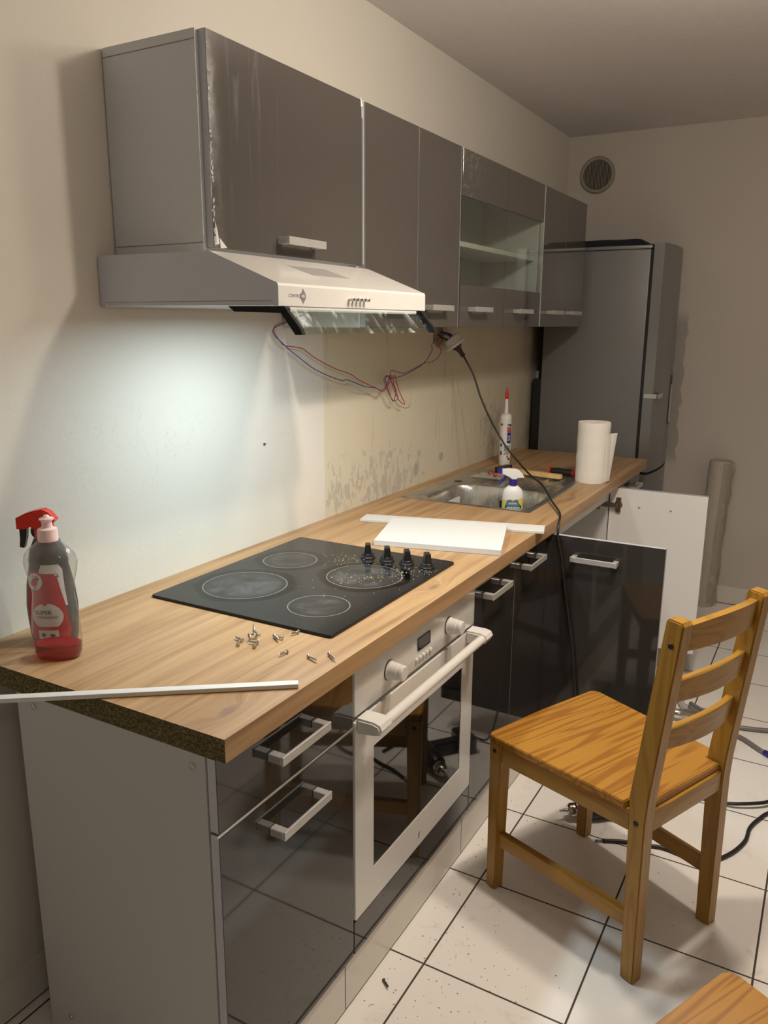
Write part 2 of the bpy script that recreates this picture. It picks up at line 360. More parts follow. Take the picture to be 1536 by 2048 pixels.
def prism(bm, poly, d0, d1, axis='x', mi=0, mat=None, bev=0):
    def P(a, b, d):
        return {'x': (d, a, b), 'y': (a, d, b), 'z': (a, b, d)}[axis]
    A = [bm.verts.new(P(a, b, d0)) for a, b in poly]; B = [bm.verts.new(P(a, b, d1)) for a, b in poly]
    fs = [bm.faces.new(A), bm.faces.new(B[::-1])]
    k = len(poly)
    for i in range(k): fs.append(bm.faces.new((A[i], B[i], B[(i+1) % k], A[(i+1) % k])))
    for f in fs: f.material_index = mi
    bmesh.ops.recalc_face_normals(bm, faces=fs)
    vs = A + B
    if bev:
        es = [e for e in {e for f in fs[:2] for e in f.edges}]
        r = bmesh.ops.bevel(bm, geom=es, offset=bev, segments=2, affect='EDGES')
        for f in r['faces']: f.material_index = mi
        vs = list({v for f in fs if f.is_valid for v in f.verts} | set(r['verts']))
    if mat is not None:
        for v in vs: v.co = mat @ v.co
    return vs
def lathe(bm, prof, seg=32, c=(0, 0, 0), sx=1, sy=1, mi=0, mat=None, cap=True):
    rings = []
    for r, z in prof:
        rings.append([bm.verts.new((c[0]+r*sx*math.cos(2*PI*i/seg), c[1]+r*sy*math.sin(2*PI*i/seg), c[2]+z)) for i in range(seg)])
    for a, b in zip(rings, rings[1:]):
        for i in range(seg):
            f = bm.faces.new((a[i], a[(i+1) % seg], b[(i+1) % seg], b[i])); f.material_index = mi; f.smooth = True
    if cap:
        f = bm.faces.new(rings[0][::-1]); f.material_index = mi
        f = bm.faces.new(rings[-1]); f.material_index = mi
    vs = [v for r in rings for v in r]
    if mat is not None:
        for v in vs: v.co = mat @ v.co
    return vs
def cat(pts, k=8):
    P = [Vector(p) for p in pts]; out = []
    P = [P[0]*2-P[1]] + P + [P[-1]*2-P[-2]]
    for i in range(1, len(P)-2):
        for j in range(k):
            t = j/k; a, b, c_, d = P[i-1], P[i], P[i+1], P[i+2]
            out.append(.5*((2*b)+(-a+c_)*t+(2*a-5*b+4*c_-d)*t*t+(-a+3*b-3*c_+d)*t*t*t))
    out.append(P[-2]); return out
def tube(bm, pts, r, seg=8, smooth=True, mi=0, k=8):
    P = cat(pts, k) if smooth else [Vector(p) for p in pts]
    rf = r if callable(r) else (lambda t: r)
    up = Vector((0, 0, 1)); rings = []
    prev = None
    for i, p in enumerate(P):
        t = (P[min(i+1, len(P)-1)] - P[max(i-1, 0)]).normalized()
        if prev is None:
            a = t.cross(up if abs(t.z) < .95 else Vector((1, 0, 0))).normalized()
        else:
            a = (prev - t*prev.dot(t)).normalized()
        prev = a; b = t.cross(a); R = rf(i/(len(P)-1))
        rings.append([bm.verts.new(p + a*R*math.cos(2*PI*j/seg) + b*R*math.sin(2*PI*j/seg)) for j in range(seg)])
    for a, b in zip(rings, rings[1:]):
        for i in range(seg):
            f = bm.faces.new((a[i], a[(i+1) % seg], b[(i+1) % seg], b[i])); f.smooth = True; f.material_index = mi
    bm.faces.new(rings[0][::-1]); bm.faces.new(rings[-1])
def grid(bm, nu, nv, fn, mi=0, smooth=True):
    V = [[bm.verts.new(fn(i/nu, j/nv)) for j in range(nv+1)] for i in range(nu+1)]
    for i in range(nu):
        for j in range(nv):
            f = bm.faces.new((V[i][j], V[i+1][j], V[i+1][j+1], V[i][j+1])); f.smooth = smooth; f.material_index = mi
def rrect(x0, x1, y0, y1, r, k=5):
    out = []
    for cx, cy, a in ((x1-r, y1-r, 0), (x0+r, y1-r, 90), (x0+r, y0+r, 180), (x1-r, y0+r, 270)):
        for i in range(k+1):
            t = math.radians(a+90*i/k); out.append((cx+r*math.cos(t), cy+r*math.sin(t)))
    return out
def circ(cx, cy, r, k=20, sy=1): return [(cx+r*math.cos(2*PI*i/k), cy+r*sy*math.sin(2*PI*i/k)) for i in range(k)]

def obj(name, bm, mats, parent=None, smooth=None, world=True):
    """links bm as ONE mesh; world=True: coordinates are the scene's, else the parent's"""
    if parent is not None and world:
        inv = wm(parent).inverted()
        for v in bm.verts: v.co = inv @ v.co
    bmesh.ops.recalc_face_normals(bm, faces=bm.faces) if smooth != 'keep' else None
    me = bpy.data.meshes.new(name); bm.to_mesh(me); bm.free()
    for m in (mats if isinstance(mats, (list, tuple)) else [mats]): me.materials.append(m)
    if smooth is not None and smooth != 'keep':
        me.shade_smooth() if hasattr(me, 'shade_smooth') else None
        try: me.set_sharp_from_angle(angle=math.radians(smooth))
        except Exception: pass
    o = bpy.data.objects.new(name, me); C.objects.link(o); o.parent = parent
    return o
def wm(o):
    m = o.matrix_basis.copy(); p = o.parent
    while p: m = p.matrix_basis @ m; p = p.parent
    return m
def tag(o, label, cat_, group=None, kind=None):
    o['label'] = label; o['category'] = cat_
    if group: o['group'] = group
    if kind: o['kind'] = kind
    return o
def thing(name, label, cat_, loc=(0, 0, 0), rz=0, group=None):
    o = bpy.data.objects.new(name, None); C.objects.link(o); o.empty_display_size = .05
    o.location = loc; o.rotation_euler = (0, 0, rz); return tag(o, label, cat_, group)
def struct(name, bm, m):
    o = obj(name, bm, m); o['kind'] = 'structure'; return o
def lab(o, s): o['label'] = s; return o
def Rz(a): return Matrix.Rotation(a, 4, 'Z')
def T(*v): return Matrix.Translation(Vector(v))

def text_verts(s, size=1.0, bold=0):
    cu = bpy.data.curves.new('t', 'FONT'); cu.body = s; cu.size = size; cu.align_x = 'CENTER'; cu.align_y = 'CENTER'; cu.offset = bold
    ob = bpy.data.objects.new('t', cu); C.objects.link(ob)
    dg = bpy.context.evaluated_depsgraph_get(); me = bpy.data.meshes.new_from_object(ob.evaluated_get(dg))
    bm = bmesh.new(); bm.from_mesh(me); bmesh.ops.triangulate(bm, faces=bm.faces)
    bpy.data.objects.remove(ob); bpy.data.curves.remove(cu); bpy.data.meshes.remove(me)
    return bm
def add_text(dst, s, size, fn, bold=0, mi=0):
    """letters as thin faces; fn maps (u,v) in metres to a point"""
    b = text_verts(s, size, bold); vm = {}
    for v in b.verts: vm[v.index] = dst.verts.new(fn(v.co.x, v.co.y))
    b.verts.ensure_lookup_table()
    for f in b.faces:
        try: g = dst.faces.new([vm[v.index] for v in f.verts]); g.material_index = mi
        except ValueError: pass
    b.free()
def add_poly(dst, poly, fn, mi=0):
    try: f = dst.faces.new([dst.verts.new(fn(u, v)) for u, v in poly]); f.material_index = mi; bmesh.ops.triangulate(dst, faces=[f])
    except ValueError: pass

# ------------------------------------------------------------------ the room
XF, ZC, YR, XL = 3.5685, 2.389, -3.3, -2.6
b = NB(); box(b, XL, XF, YR, 0, -.08, 0); struct('floor', b, M['floor'])
b = NB(); box(b, XL, XF, YR, 0, ZC, ZC+.08); struct('ceiling', b, M['ceiling'])
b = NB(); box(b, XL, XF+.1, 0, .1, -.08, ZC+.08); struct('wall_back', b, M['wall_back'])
b = NB(); box(b, XF, XF+.1, YR, 0, -.08, ZC+.08); struct('wall_far', b, M['wall'])
b = NB(); box(b, XL, XF+.1, YR-.1, YR, -.08, ZC+.08); struct('wall_opposite', b, M['wall'])
b = NB(); box(b, XL-.1, XL, YR-.1, .1, -.08, ZC+.08); struct('wall_near', b, M['wall'])
b = NB(); box(b, XF-.010, XF, YR, -.02, 0, .096); struct('baseboard_far', b, M['skirt'])
b = NB(); box(b, XL, 3.05, -.010, 0, 0, .096); struct('baseboard_back', b, M['skirt'])

# ceiling lamps (above the picture), the rear one added for fill
def bulb(t, x, y, e, colr, soft, z=ZC-.075):
    b = NB(); lathe(b, [(.016, z-.035), (.016, z+.004)], 16, c=(x, y, 0)); obj('bulb_socket', b, M['black'], t, 40)
    b = NB(); lathe(b, [(.006, z-.125), (.020, z-.118), (.029, z-.095), (.029, z-.070), (.018, z-.045), (.013, z-.035)], 20, c=(x, y, 0)); obj('bulb', b, M['bulb'], t, 60)
    for kind, en in (('POINT', e[0]), ('SPOT', e[1])):
        ld = bpy.data.lights.new('ceiling_light', kind); ld.energy = en; ld.color = colr; ld.shadow_soft_size = soft
        if kind == 'SPOT': ld.spot_size = math.radians(140); ld.spot_blend = 1.0
        lo = bpy.data.objects.new('ceiling_light', ld); C.objects.link(lo); lo.location = (x, y, z-.155)
t = thing('ceiling_lamp', 'white ceiling bar with two warm bulbs above the wooden chair, outside the photo', 'lamp', (1.04, -1.155, ZC))
b = NB(); ba = math.atan2(-.09, .425); box(b, -.26, .26, -.025, .025, ZC-.072-ZC, -.001, .004, mat=T(1.0375, -1.155, ZC) @ Rz(ba)); obj('ceiling_bar', b, M['white'], t)
for ((x, y), e), sf in zip(BULBS, (.08, .04)): bulb(t, x, y, e, WARM, sf)
t = thing('ceiling_lamp', 'added fill lamp, round and white, behind the photographer, outside the photo', 'lamp', (REAR_FILL[0][0], REAR_FILL[0][1], ZC))
b = NB(); lathe(b, [(.06, ZC-.072), (.07, ZC-.03), (.07, ZC-.001)], 24, c=(*REAR_FILL[0], 0)); obj('fill_lamp_rose', b, M['white'], t, 40)
bulb(t, *REAR_FILL[0], REAR_FILL[1], REAR_FILL[2], .10)

# ------------------------------------------------------------------ handles, doors
def handle(parent, xc, zc, y=-.018, L=.146, h=.017, out=.032):
    """bow handle: two feet and a flat bar, in the door's own axes (front = -y)"""
    b = NB()
    for s in (-1, 1):
        x = xc+s*(L/2-.008); box(b, x-.008, x+.008, y, y-out+.003, zc-h/2+.001, zc+h/2-.001, .0012, 1)
    box(b, xc-L/2, xc+L/2, y-out+.004, y-out-.001, zc-h/2, zc+h/2, .001, 1)
    return obj('handle', b, M['brushed'], parent, 30, False)
def door(parent, x, z0, z1, w_, y=-.602, ang=0, side=1, mat='gloss_shaded', hx=None, hz=None, name='door', edge='edge', th=.018, back='door_back'):
    """panel of width w_ from the hinge at x; side=1 runs to +x when closed. The front faces -y"""
    o0, o1 = (0.0015, w_-.0015) if side == 1 else (-w_+.0015, -.0015)
    b = NB(); zz = z1-z0
    vs = [b.verts.new(v) for v in ((o0,-th,0),(o1,-th,0),(o1,0,0),(o0,0,0),(o0,-th,zz),(o1,-th,zz),(o1,0,zz),(o0,0,zz))]
    for idx, mi in (((3,2,1,0),1),((4,5,6,7),1),((0,1,5,4),0),((1,2,6,5),1),((2,3,7,6),2),((3,0,4,7),1)):
        f = b.faces.new([vs[i] for i in idx]); f.material_index = mi
    bmesh.ops.bevel(b, geom=list(b.edges), offset=.0009, segments=1, affect='EDGES')
    o = obj(name, b, [M[mat], M[edge], M[back]], parent, None, False)
    pl = wm(parent).inverted() @ Vector((x, y, z0)); o.location = pl; o.rotation_euler = (0, 0, math.radians(ang))
    if hx is not None: handle(o, hx, hz-z0)
    return o
def carcass(parent, x0, x1, y0, y1, z0, z1, th=.016, mat='mel', back=True, name='carcass', open_front=True, mid=None):
    b = NB()
    box(b, x0, x0+th, y0, y1, z0, z1); box(b, x1-th, x1, y0, y1, z0, z1)
    box(b, x0+th, x1-th, y0, y1, z0, z0+th); box(b, x0+th, x1-th, y0, y1, z1-th, z1)
    if back: box(b, x0+th, x1-th, y0-.004, y0, z0+th, z1-th)
    return obj(name, b, M[mat], parent, None, True)

# ------------------------------------------------------------------ base cabinets
ZT, ZU, YF, PB = .8335, .7935, -.642, .124
def base(x0, x1, label, name='base_cabinet', cat_='cabinet', top=.7895):
    t = thing(name, label, cat_, ((x0+x1)/2, -.38, 0))
    return t
t = base(0, .4, 'white sided cabinet with two dark glossy fronts at the near end of the worktop')
carcass(t, 0, .4, -.155, -.6, .06, .7925, mat='mel_base_shaded')
door(t, .0, .6625, .7925, .4, mat='gloss_shaded', hx=.2, hz=.733, name='drawer')
door(t, .0, PB, .655, .4, mat='gloss_shaded', hx=.2, hz=.592)
b = NB(); box(b, -.001, .400, -.606, -.6195, .6560, .6610); lab(obj('edge_strip', b, M['alu'], t), 'thin silver strip between the two fronts')
for yy, zz in ((-.573, .770), (-.20, .775), (-.215, .115)):
    b = NB(); lathe(b, [(.0055, 0), (.0055, .0015), (.003, .0025)], 12, mat=T(0, yy, zz) @ Matrix.Rotation(-PI/2, 4, 'Y')); obj('screw_cap', b, M['steelscrew'], t)

# oven (fits between two cabinets)
t = thing('built_in_oven', 'white built-in oven with a dark glass door and tube handle under the cooktop', 'oven', (.7, -.38, .2))
b = NB(); box(b, .418, .982, -.17, -.598, .21, .785); obj('oven_body', b, M['hood_side'], t)
b = NB(); box(b, .403, .997, -.598, -.622, .680, .7925, .003); pan = obj('control_panel', b, M['white'], t, 40)
b = NB(); box(b, .410, .990, -.598, -.6, .6705, .6785); obj('gap_seal', b, M['black'], t)
# door frame with window
b = NB(); x0, x1, z0, z1, wx0, wx1, wz0, wz1 = .403, .997, .208, .668, .478, .928, .292, .583
prof = rrect(x0, x1, z0, z1, .004, 2); cut = rrect(wx0, wx1, wz0, wz1, .003, 2)
for yy, flip in ((-.622, 0), (-.598, 1)):
    A = [b.verts.new((p[0], yy, p[1])) for p in prof]; Bv = [b.verts.new((p[0], yy, p[1])) for p in cut]
    k = len(A)
    for i in range(k):
        q = (A[i], A[(i+1) % k], Bv[(i+1) % k], Bv[i]); b.faces.new(q if flip else q[::-1])
    if not flip: A0, B0 = A, Bv
for P_, Q_ in ((A0, A), (B0, Bv)):
    for i in range(k): b.faces.new((P_[i], P_[(i+1) % k], Q_[(i+1) % k], Q_[i]))
dr = obj('oven_door', b, M['white'], t, 40)
b = NB(); box(b, wx0-.002, wx1+.002, -.6205, -.602, wz0-.002, wz1+.002); obj('door_window', b, M['blackglass'], dr)
def ovh(b):
    for s, xa in ((0, .432), (1, .968)):
        sg = -1 if s == 0 else 1
        prism(b, [(-.622, .642), (-.622, .676), (-.660, .676), (-.674, .672), (-.679, .662), (-.674, .651), (-.660, .647)], xa-.024, xa+.024, 'x', bev=.004)
    Mx = T(.44, -.664, .6605) @ Matrix.Rotation(PI/2, 4, 'Y'); lathe(b, [(.0115, 0), (.0115, .52)], 20, mat=Mx)
b = NB(); ovh(b); obj('door_handle', b, M['white'], dr, 35)
b = NB(); prism(b, [(.690, .230), (.697, .232), (.700, .246), (.693, .244)], -.6222, -.6226, 'y'); lab(obj('emblem', b, M['silverprint'], dr), 'small grey emblem')
for xc in (.542, .838):
    b = NB(); Mx = T(xc, -.622, .728) @ Matrix.Rotation(PI/2, 4, 'X')
    lathe(b, [(.0215, 0), (.0215, .004), (.0195, .005), (.0185, .024), (.0165, .025), (.0175, .027), (.0165, .036), (.014, .038)], 28, mat=Mx)
    k_ = obj('knob', b, M['white'], t, 35)
    b = NB(); lathe(b, [(.0225, 0), (.0225, .0015)], 28, mat=T(xc, -.6222, .728) @ Matrix.Rotation(PI/2, 4, 'X')); obj('knob_ring', b, M['black'], k_)
b = NB(); box(b, .672, .734, -.6222, -.6232, .722, .752, .002); lab(obj('display', b, M['blackglass'], t), 'small dark display')
for i in range(5):
    b = NB(); lathe(b, [(.0055, 0), (.0055, .003), (.004, .004)], 14, mat=T(.668+i*.0175, -.622, .702) @ Matrix.Rotation(PI/2, 4, 'X')); obj('button', b, M['white'], t, 35)
# filler front below the oven
b = NB(); box(b, .402, .998, -.602, -.620, PB, .204, .001, 1); tag(obj('filler_panel', b, M['gloss_shaded']), 'long low dark glossy panel directly below the white oven', 'panel')

t = base(1.0, 1.6, 'dark glossy cabinet with two closed doors, right of the oven')
carcass(t, 1.0, 1.6, -.155, -.6, .06, .7925, mat='mel_side')
door(t, 1.0, PB, .7895, .30, hx=.125, hz=.738); door(t, 1.30, PB, .7895, .287, hx=.118, hz=.740)

t = base(1.6, 2.45, 'sink cabinet with both dark doors open, showing its white inside', 'sink_cabinet')
b = NB(); th = .016
box(b, 1.602, 1.602+th, -.155, -.6, .06, .7925); box(b, 2.45-th, 2.45, -.155, -.6, .06, .7925)
box(b, 1.602+th, 2.45-th, -.155, -.6, .124, .124+th); box(b, 1.602+th, 2.45-th, -.151, -.155, .124, .7925)
obj('carcass', b, M['mel'], t)
b = NB(); box(b, 1.602+th, 2.45-th, -.583, -.6, .735, .7925); obj('front_rail', b, M['mel'], t)
door(t, 1.606, PB, .7865, .385, ang=-90, side=1, mat='gloss_shaded', hx=.176, hz=.722)
dB = door(t, 2.452, PB, .7865, .385, ang=90, side=-1, mat='gloss_shaded', hx=-.176, hz=.722)
for zz in (.715, .20):
    b = NB(); Ty = 2.452
    lathe(b, [(.0175, 0), (.0175, .002), (.014, .003)], 18, mat=T(Ty, -.640, zz) @ Matrix.Rotation(-PI/2, 4, 'Y'))
    box(b, Ty-.010, Ty-.0005, -.632, -.652, zz-.032, zz+.032, .002, 1)
    box(b, Ty-.024, Ty-.008, -.560, -.642, zz-.010, zz+.010, .003, 1)
    box(b, Ty-.020, Ty-.0160, -.53, -.57, zz-.024, zz+.024, .001, 1)
    h_ = obj('hinge', b, M['brass'], dB, 35)
for yy in (-.725, -.849):
    b = NB(); lathe(b, [(.0045, 0), (.0045, .002), (.002, .0035)], 12, mat=T(2.452, yy, .714) @ Matrix.Rotation(-PI/2, 4, 'Y')); obj('screw', b, M['steelscrew'], dB, 35)

t = base(2.45, 2.93, 'dark cabinet at the far end of the worktop, half hidden by the open white-backed door')
carcass(t, 2.455, 2.93, -.155, -.6, .06, .7925, mat='mel_side')
door(t, 2.474, PB, .7895, .456, hx=.31, hz=.735)

b = NB(); box(b, .002, 2.93, -.602, -.613, 0, .121); tag(obj('plinth', b, M['skirt']), 'pale tiled plinth running along the floor under the base cabinets', 'plinth')

# worktop with a cut-out for the sink
SX0, SX1, SY0, SY1 = 1.640, 2.318, -.538, -.052      # sink rim
b = NB(); x0, x1, y0, y1 = 0, 2.958, YF, -.001
cx0, cx1, cy0, cy1 = SX0+.012, SX1-.012, SY0+.012, SY1-.012
for (a0, a1, c0, c1) in ((x0, cx0, y0, y1), (cx1, x1, y0, y1), (cx0, cx1, y0, cy0), (cx0, cx1, cy1, y1)):
    vs = box(b, a0, a1, c0, c1, ZU+.0005, ZT)
for f in b.faces:
    c_ = f.calc_center_median()
    if abs(c_.x-x0) < 1e-4 or abs(c_.x-x1) < 1e-4: f.material_index = 1
bmesh.ops.remove_doubles(b, verts=b.verts, dist=1e-5)
o = obj('worktop', b, [M['oak'], M['chip']]); tag(o, 'long oak-look worktop with a raw chipboard near end', 'worktop')

# cooktop
b = NB(); P = rrect(.408, .993, -.5645, -.0755, .008, 4); zt = ZT+.0065
A = [b.verts.new((x, y, ZT+.0004)) for x, y in P]; Bv = [b.verts.new((x, y, zt-.0015)) for x, y in P]
P2 = rrect(.4095, .9915, -.563, -.077, .007, 4); Cv = [b.verts.new((x, y, zt)) for x, y in P2]
k = len(P)
for U, V in ((A, Bv), (Bv, Cv)):
    for i in range(k): b.faces.new((U[i], U[(i+1) % k], V[(i+1) % k], V[i]))
b.faces.new(Cv); b.faces.new(A[::-1])
t = thing('cooktop', 'black glass cooktop with four ringed burners and a row of four knobs', 'cooktop', (.70, -.32, ZT))
gl = obj('glass_top', b, M['hob'], t)
for i, yy in enumerate((-.351, -.409, -.467, -.525)):
    b = NB(); lathe(b, [(.0195, 0), (.0195, .003), (.017, .006), (.0165, .012), (.014, .0145)], 26, c=(.910, yy, zt))
    prism(b, [(-.0095, .012), (-.0065, .038), (.0065, .038), (.0095, .012)], -.016, .014, 'y', mat=T(.910, yy, zt) @ Rz(math.radians(-58+i*2)), bev=.002)
    obj('knob', b, M['black'], t, 35)
b = NB(); random.seed(3)
for i in range(300):
    if i < 180:
        tt = random.random(); x = .70+.20*tt+random.gauss(0, .016); y = -.37-.16*tt*random.uniform(.75, 1.1)+random.gauss(0, .028)-.03
    elif i < 250: x = random.gauss(.86, .030); y = random.gauss(-.315, .028)
    else: x = random.uniform(.58, .97); y = random.uniform(-.55, -.30)
    if not (.412 < x < .988 and -.56 < y < -.08): continue
    if abs(x-.910) < .022 and min(abs(y-q) for q in (-.351, -.409, -.467, -.525)) < .022: continue
    s = random.uniform(.0003, .0009) * (1.6 if random.random() < .06 else 1)
    box(b, x-s, x+s*random.uniform(.5, 1.3), y-s, y+s, zt+.0001, zt+s*1.2)
tag(obj('crumbs', b, M['crumb']), 'pale crumbs scattered over the black cooktop by its knobs', 'crumbs', kind='stuff')

# sink
t = thing('kitchen_sink', 'inset stained stainless steel sink with a basin and a ribbed drainer', 'sink', (1.98, -.295, ZT))
BX0, BX1, BY0, BY1, BD = 1.655, 1.972, -.516, -.128, .137
def sink_h(x, y):
    """height of the pressed steel sheet above the worktop"""
    h = .0028
    # basin (rounded rectangle signed distance)
    r = .075; cx, cy = (BX0+BX1)/2, (BY0+BY1)/2; qx = abs(x-cx)-((BX1-BX0)/2-r); qy = abs(y-cy)-((BY1-BY0)/2-r)
    d = math.hypot(max(qx, 0), max(qy, 0))+min(max(qx, qy), 0)-r
    if d < 0:
        u = min(1, -d/.030); u = u*u*(3-2*u); h = .0028-BD*u-(.006*max(0, 1-math.hypot(x-cx, y-cy)/.12) if u >= 1 else 0)
    # drainer: shallow tray with ribs along x
    if x > BX1+.02:
        ex = min(x-(BX1+.035), SX1-.022-x); ey = min(y-(SY0+.03), (SY1-.12)-y); e = min(ex, ey)
        if e > 0:
            u = min(1, e/.012); h -= .0045*u
            ph = ((y-SY0)/.052) % 1.0
            if abs(ph-.5) < .13: h += .0060*u*math.cos((ph-.5)/.26*PI)
    ed = min(x-SX0, SX1-x, y-SY0, SY1-y)
    if ed < .006: h -= .0022*(1-ed/.006)
    return h
b = NB(); nu, nv = 170, 122
grid(b, nu, nv, lambda u, v: (SX0+(SX1-SX0)*u, SY0+(SY1-SY0)*v, ZT+sink_h(SX0+(SX1-SX0)*u, SY0+(SY1-SY0)*v)))
obj('sink_sheet', b, M['steel'], t, 50)
# overflow on the far basin wall, drain, tap hole
b = NB(); box(b, BX1-.029, BX1-.026, -.352, -.306, ZT-.078, ZT-.030, .002, 1); ov = obj('overflow_plate', b, M['steel'], t)
for yy in (-.343, -.325):
    b = NB(); box(b, BX1-.0305, BX1-.028, yy, yy+.010, ZT-.068, ZT-.040); obj('overflow_slot', b, M['black'], ov)
b = NB(); lathe(b, [(.03, 0), (.03, .004), (.022, .005)], 24, c=(1.827, -.32, ZT-.141)); obj('drain', b, M['chrome'], t, 35)
b = NB(); lathe(b, [(.0165, 0), (.0165, .0012)], 24, c=(2.005, -.115, ZT+.0028)); lab(obj('tap_hole', b, M['black'], t), 'dark round tap hole')

# ------------------------------------------------------------------ wall cabinets
YC, YD = -.250, -.268
ZW0, ZW1 = 1.430, 1.979
def wallcab(x0, x1, z0, label, doors, mats=None, hs=None, name='wall_cabinet', side='mel_side'):
    t = thing(name, label, 'cabinet', ((x0+x1)/2, -.13, z0))
    return t
t = wallcab(.440, 1.03, 1.580, 'short wall cabinet above the cooker hood with peeling film on its glossy door', 1)
b = NB(); th = .016
for (a0, a1, c0, c1) in ((.442, .442+th, 1.580, ZW1), (1.028-th, 1.028, 1.580, ZW1)): box(b, a0, a1, -.004, YC, c0, c1)
box(b, .442+th, 1.028-th, -.004, YC, 1.580, 1.580+th); box(b, .442+th, 1.028-th, -.004, YC, ZW1-th, ZW1)
box(b, .442+th, 1.028-th, -.004, -.008, 1.6, 1.96)
obj('carcass', b, M['mel_side'], t)
for zz in (1.596, 1.961):
    b = NB(); box(b, .4413, .442, -.004, YC, zz-.0006, zz+.0006); obj('panel_joint', b, M['silverprint'], t)
d = door(t, .450, 1.586, 1.979, .572, y=YC, mat='gloss_film', hx=.283, hz=1.617)
# torn protective film along the left edge
b = NB(); random.seed(11)
for i in range(46):
    zz = random.choice((random.uniform(.0, .39), random.uniform(.0, .24))); L = random.uniform(.003, .010); W_ = random.uniform(.0006, .0028)
    y_ = -.0188-random.uniform(0, .003); x_ = random.uniform(.000, .004)
    vs = [b.verts.new(p) for p in ((x_, y_, zz), (x_+W_, y_-.001, zz+L*.3), (x_+W_*.4, y_-.002, zz+L), (x_-.001, y_, zz+L*.7))]
    b.faces.new(vs)
for (x_, zz, L, W_) in ((.563, .376, .022, .010), (.567, .35, .03, .003), (.008, .006, .045, .009), (.02, .0, .02, .02)):
    vs = [b.verts.new(p) for p in ((x_, -.0192, zz), (x_+W_, -.0198, zz+.002), (x_+W_*.3, -.021, zz+L*.6), (x_-.002, -.0195, zz+L))]
    b.faces.new(vs)
lab(obj('torn_film', b, M['label_white'], d, 'keep', False), 'torn white scraps of protective film')['kind'] = 'stuff'

t = wallcab(1.03, 1.63, ZW0, 'tall dark glossy wall cabinet between the cooker hood and the glass cabinet', 2)
carcass(t, 1.032, 1.628, -.004, YC, ZW0, ZW1, mat='mel')
door(t, 1.036, ZW0, ZW1, .298, y=YC, mat='gloss', hx=.15, hz=1.488); door(t, 1.334, ZW0, ZW1, .292, y=YC, mat='gloss', hx=.118, hz=1.488)

t = wallcab(1.63, 2.44, ZW0, 'display wall cabinet with two clear glass panes and a white shelf', 2, name='glass_wall_cabinet')
carcass(t, 1.632, 2.438, -.004, YC, ZW0, ZW1, mat='mel')
b = NB(); box(b, 1.648, 2.422, -.008, YC+.012, 1.690, 1.706); obj('shelf', b, M['mel'], t)
b = NB(); box(b, 1.80, 1.8015, -.008, -.0085, 1.446, 1.69); obj('back_joint', b, M['silverprint'], t)
for i, (xa, wd) in enumerate(((1.636, .395), (2.032, .403))):
    # one door: dark upper and lower bands joined by the pane
    b = NB(); box(b, .0015, wd-.0015, -.018, 0, 0, .136, .0009, 1)
    dd = obj('door', b, M['gloss_film2'] if i == 0 else M['gloss'], t, None, False); dd.location = wm(t).inverted() @ Vector((xa, YC, ZW0))
    b = NB(); box(b, .0015, wd-.0015, -.018, 0, .408, .549, .0009, 1); obj('upper_band', b, M['gloss_film2'] if i == 0 else M['gloss'], dd, None, False)
    b = NB(); box(b, .0015, wd-.0015, -.0165, -.0125, .136, .408); lab(obj('pane', b, M['glass'], dd, None, False), 'clear glass pane')
    handle(dd, .140 if i == 0 else .165, .058)
b = NB(); box(b, 2.428, 2.4345, YC, YD-.0005, 1.568, 1.838); lab(obj('edge_strip', b, M['alu'], t), 'bright vertical edge strip')

t = wallcab(2.44, 3.04, ZW0, 'dark glossy wall cabinet at the far end of the row, next to the fridge', 2)
carcass(t, 2.442, 3.036, -.004, YC, ZW0, ZW1, mat='mel')
door(t, 2.445, ZW0, ZW1, .295, y=YC, mat='gloss', hx=.150, hz=1.489); door(t, 2.740, ZW0, ZW1, .295, y=YC, mat='gloss', hx=.125, hz=1.490)
for xx in (1.0315, 1.631, 2.441):
    b = NB(); z0_ = 1.59 if xx < 1.1 else ZW0
    box(b, xx-.0012, xx+.0012, YC, YD+.003, z0_, ZW1-.002)
    lab(obj('edge_strip', b, M['mel'], [o for o in C.objects if o.name.startswith(('wall_cabinet', 'glass_wall'))][0 if xx < 1.1 else 1 if xx < 2 else 2]), 'pale strip in the gap between two cabinets')

# ------------------------------------------------------------------ cooker hood
t = thing('cooker_hood', 'white visor cooker hood under the short wall cabinet, its glass visor pulled down', 'cooker hood', (.69, -.23, 1.472))
HX0, HX1 = .392, .988
b = NB()
prof = [(-.003, 1.472), (-.003, 1.575), (-.305, 1.575), (-.466, 1.513), (-.468, 1.508), (-.468, 1.472), (-.455, 1.472), (-.455, 1.482), (-.02, 1.482), (-.02, 1.472)]
prism(b, prof, HX0, HX1, 'x')
for f in b.faces:
    f.material_index = 1 if abs(f.normal.x) > .9 and f.calc_center_median().x < .5 else 0
obj('hood_body', b, [M['white'], M['hood_side']], t)
b = NB(); box(b, HX0+.004, HX1-.004, -.02, -.455, 1.474, 1.4815); obj('filter_panel', b, M['hood_side'], t)
b = NB()   # slots on the sloping top
for i in range(16):
    u = i/15; yy = -.352-.050*u; zz = 1.575-(yy+.305)/(-.161)*-.062 if False else 1.575-(-.305-yy)*(.062/.161)
    x_ = .578+.02*u
    box(b, x_, x_+.145-.0*u, yy-.0005, yy+.0005, zz-.0005, zz+.0005)
lab(obj('vent_slots', b, M['silverprint'], t), 'row of fine grey slots')
b = NB()
for i in range(5):
    Mx = None
for i in range(5):
    b2 = NB(); lathe(b2, [(.0035, 0), (.0035, .006), (.0042, .007), (.0042, .012), (.003, .013)], 12, mat=T(.636+i*.0155, -.468, 1.490) @ Matrix.Rotation(PI/2, 4, 'X'))
    obj('push_button', b2, M['chrome'], t, 35)
b.free()
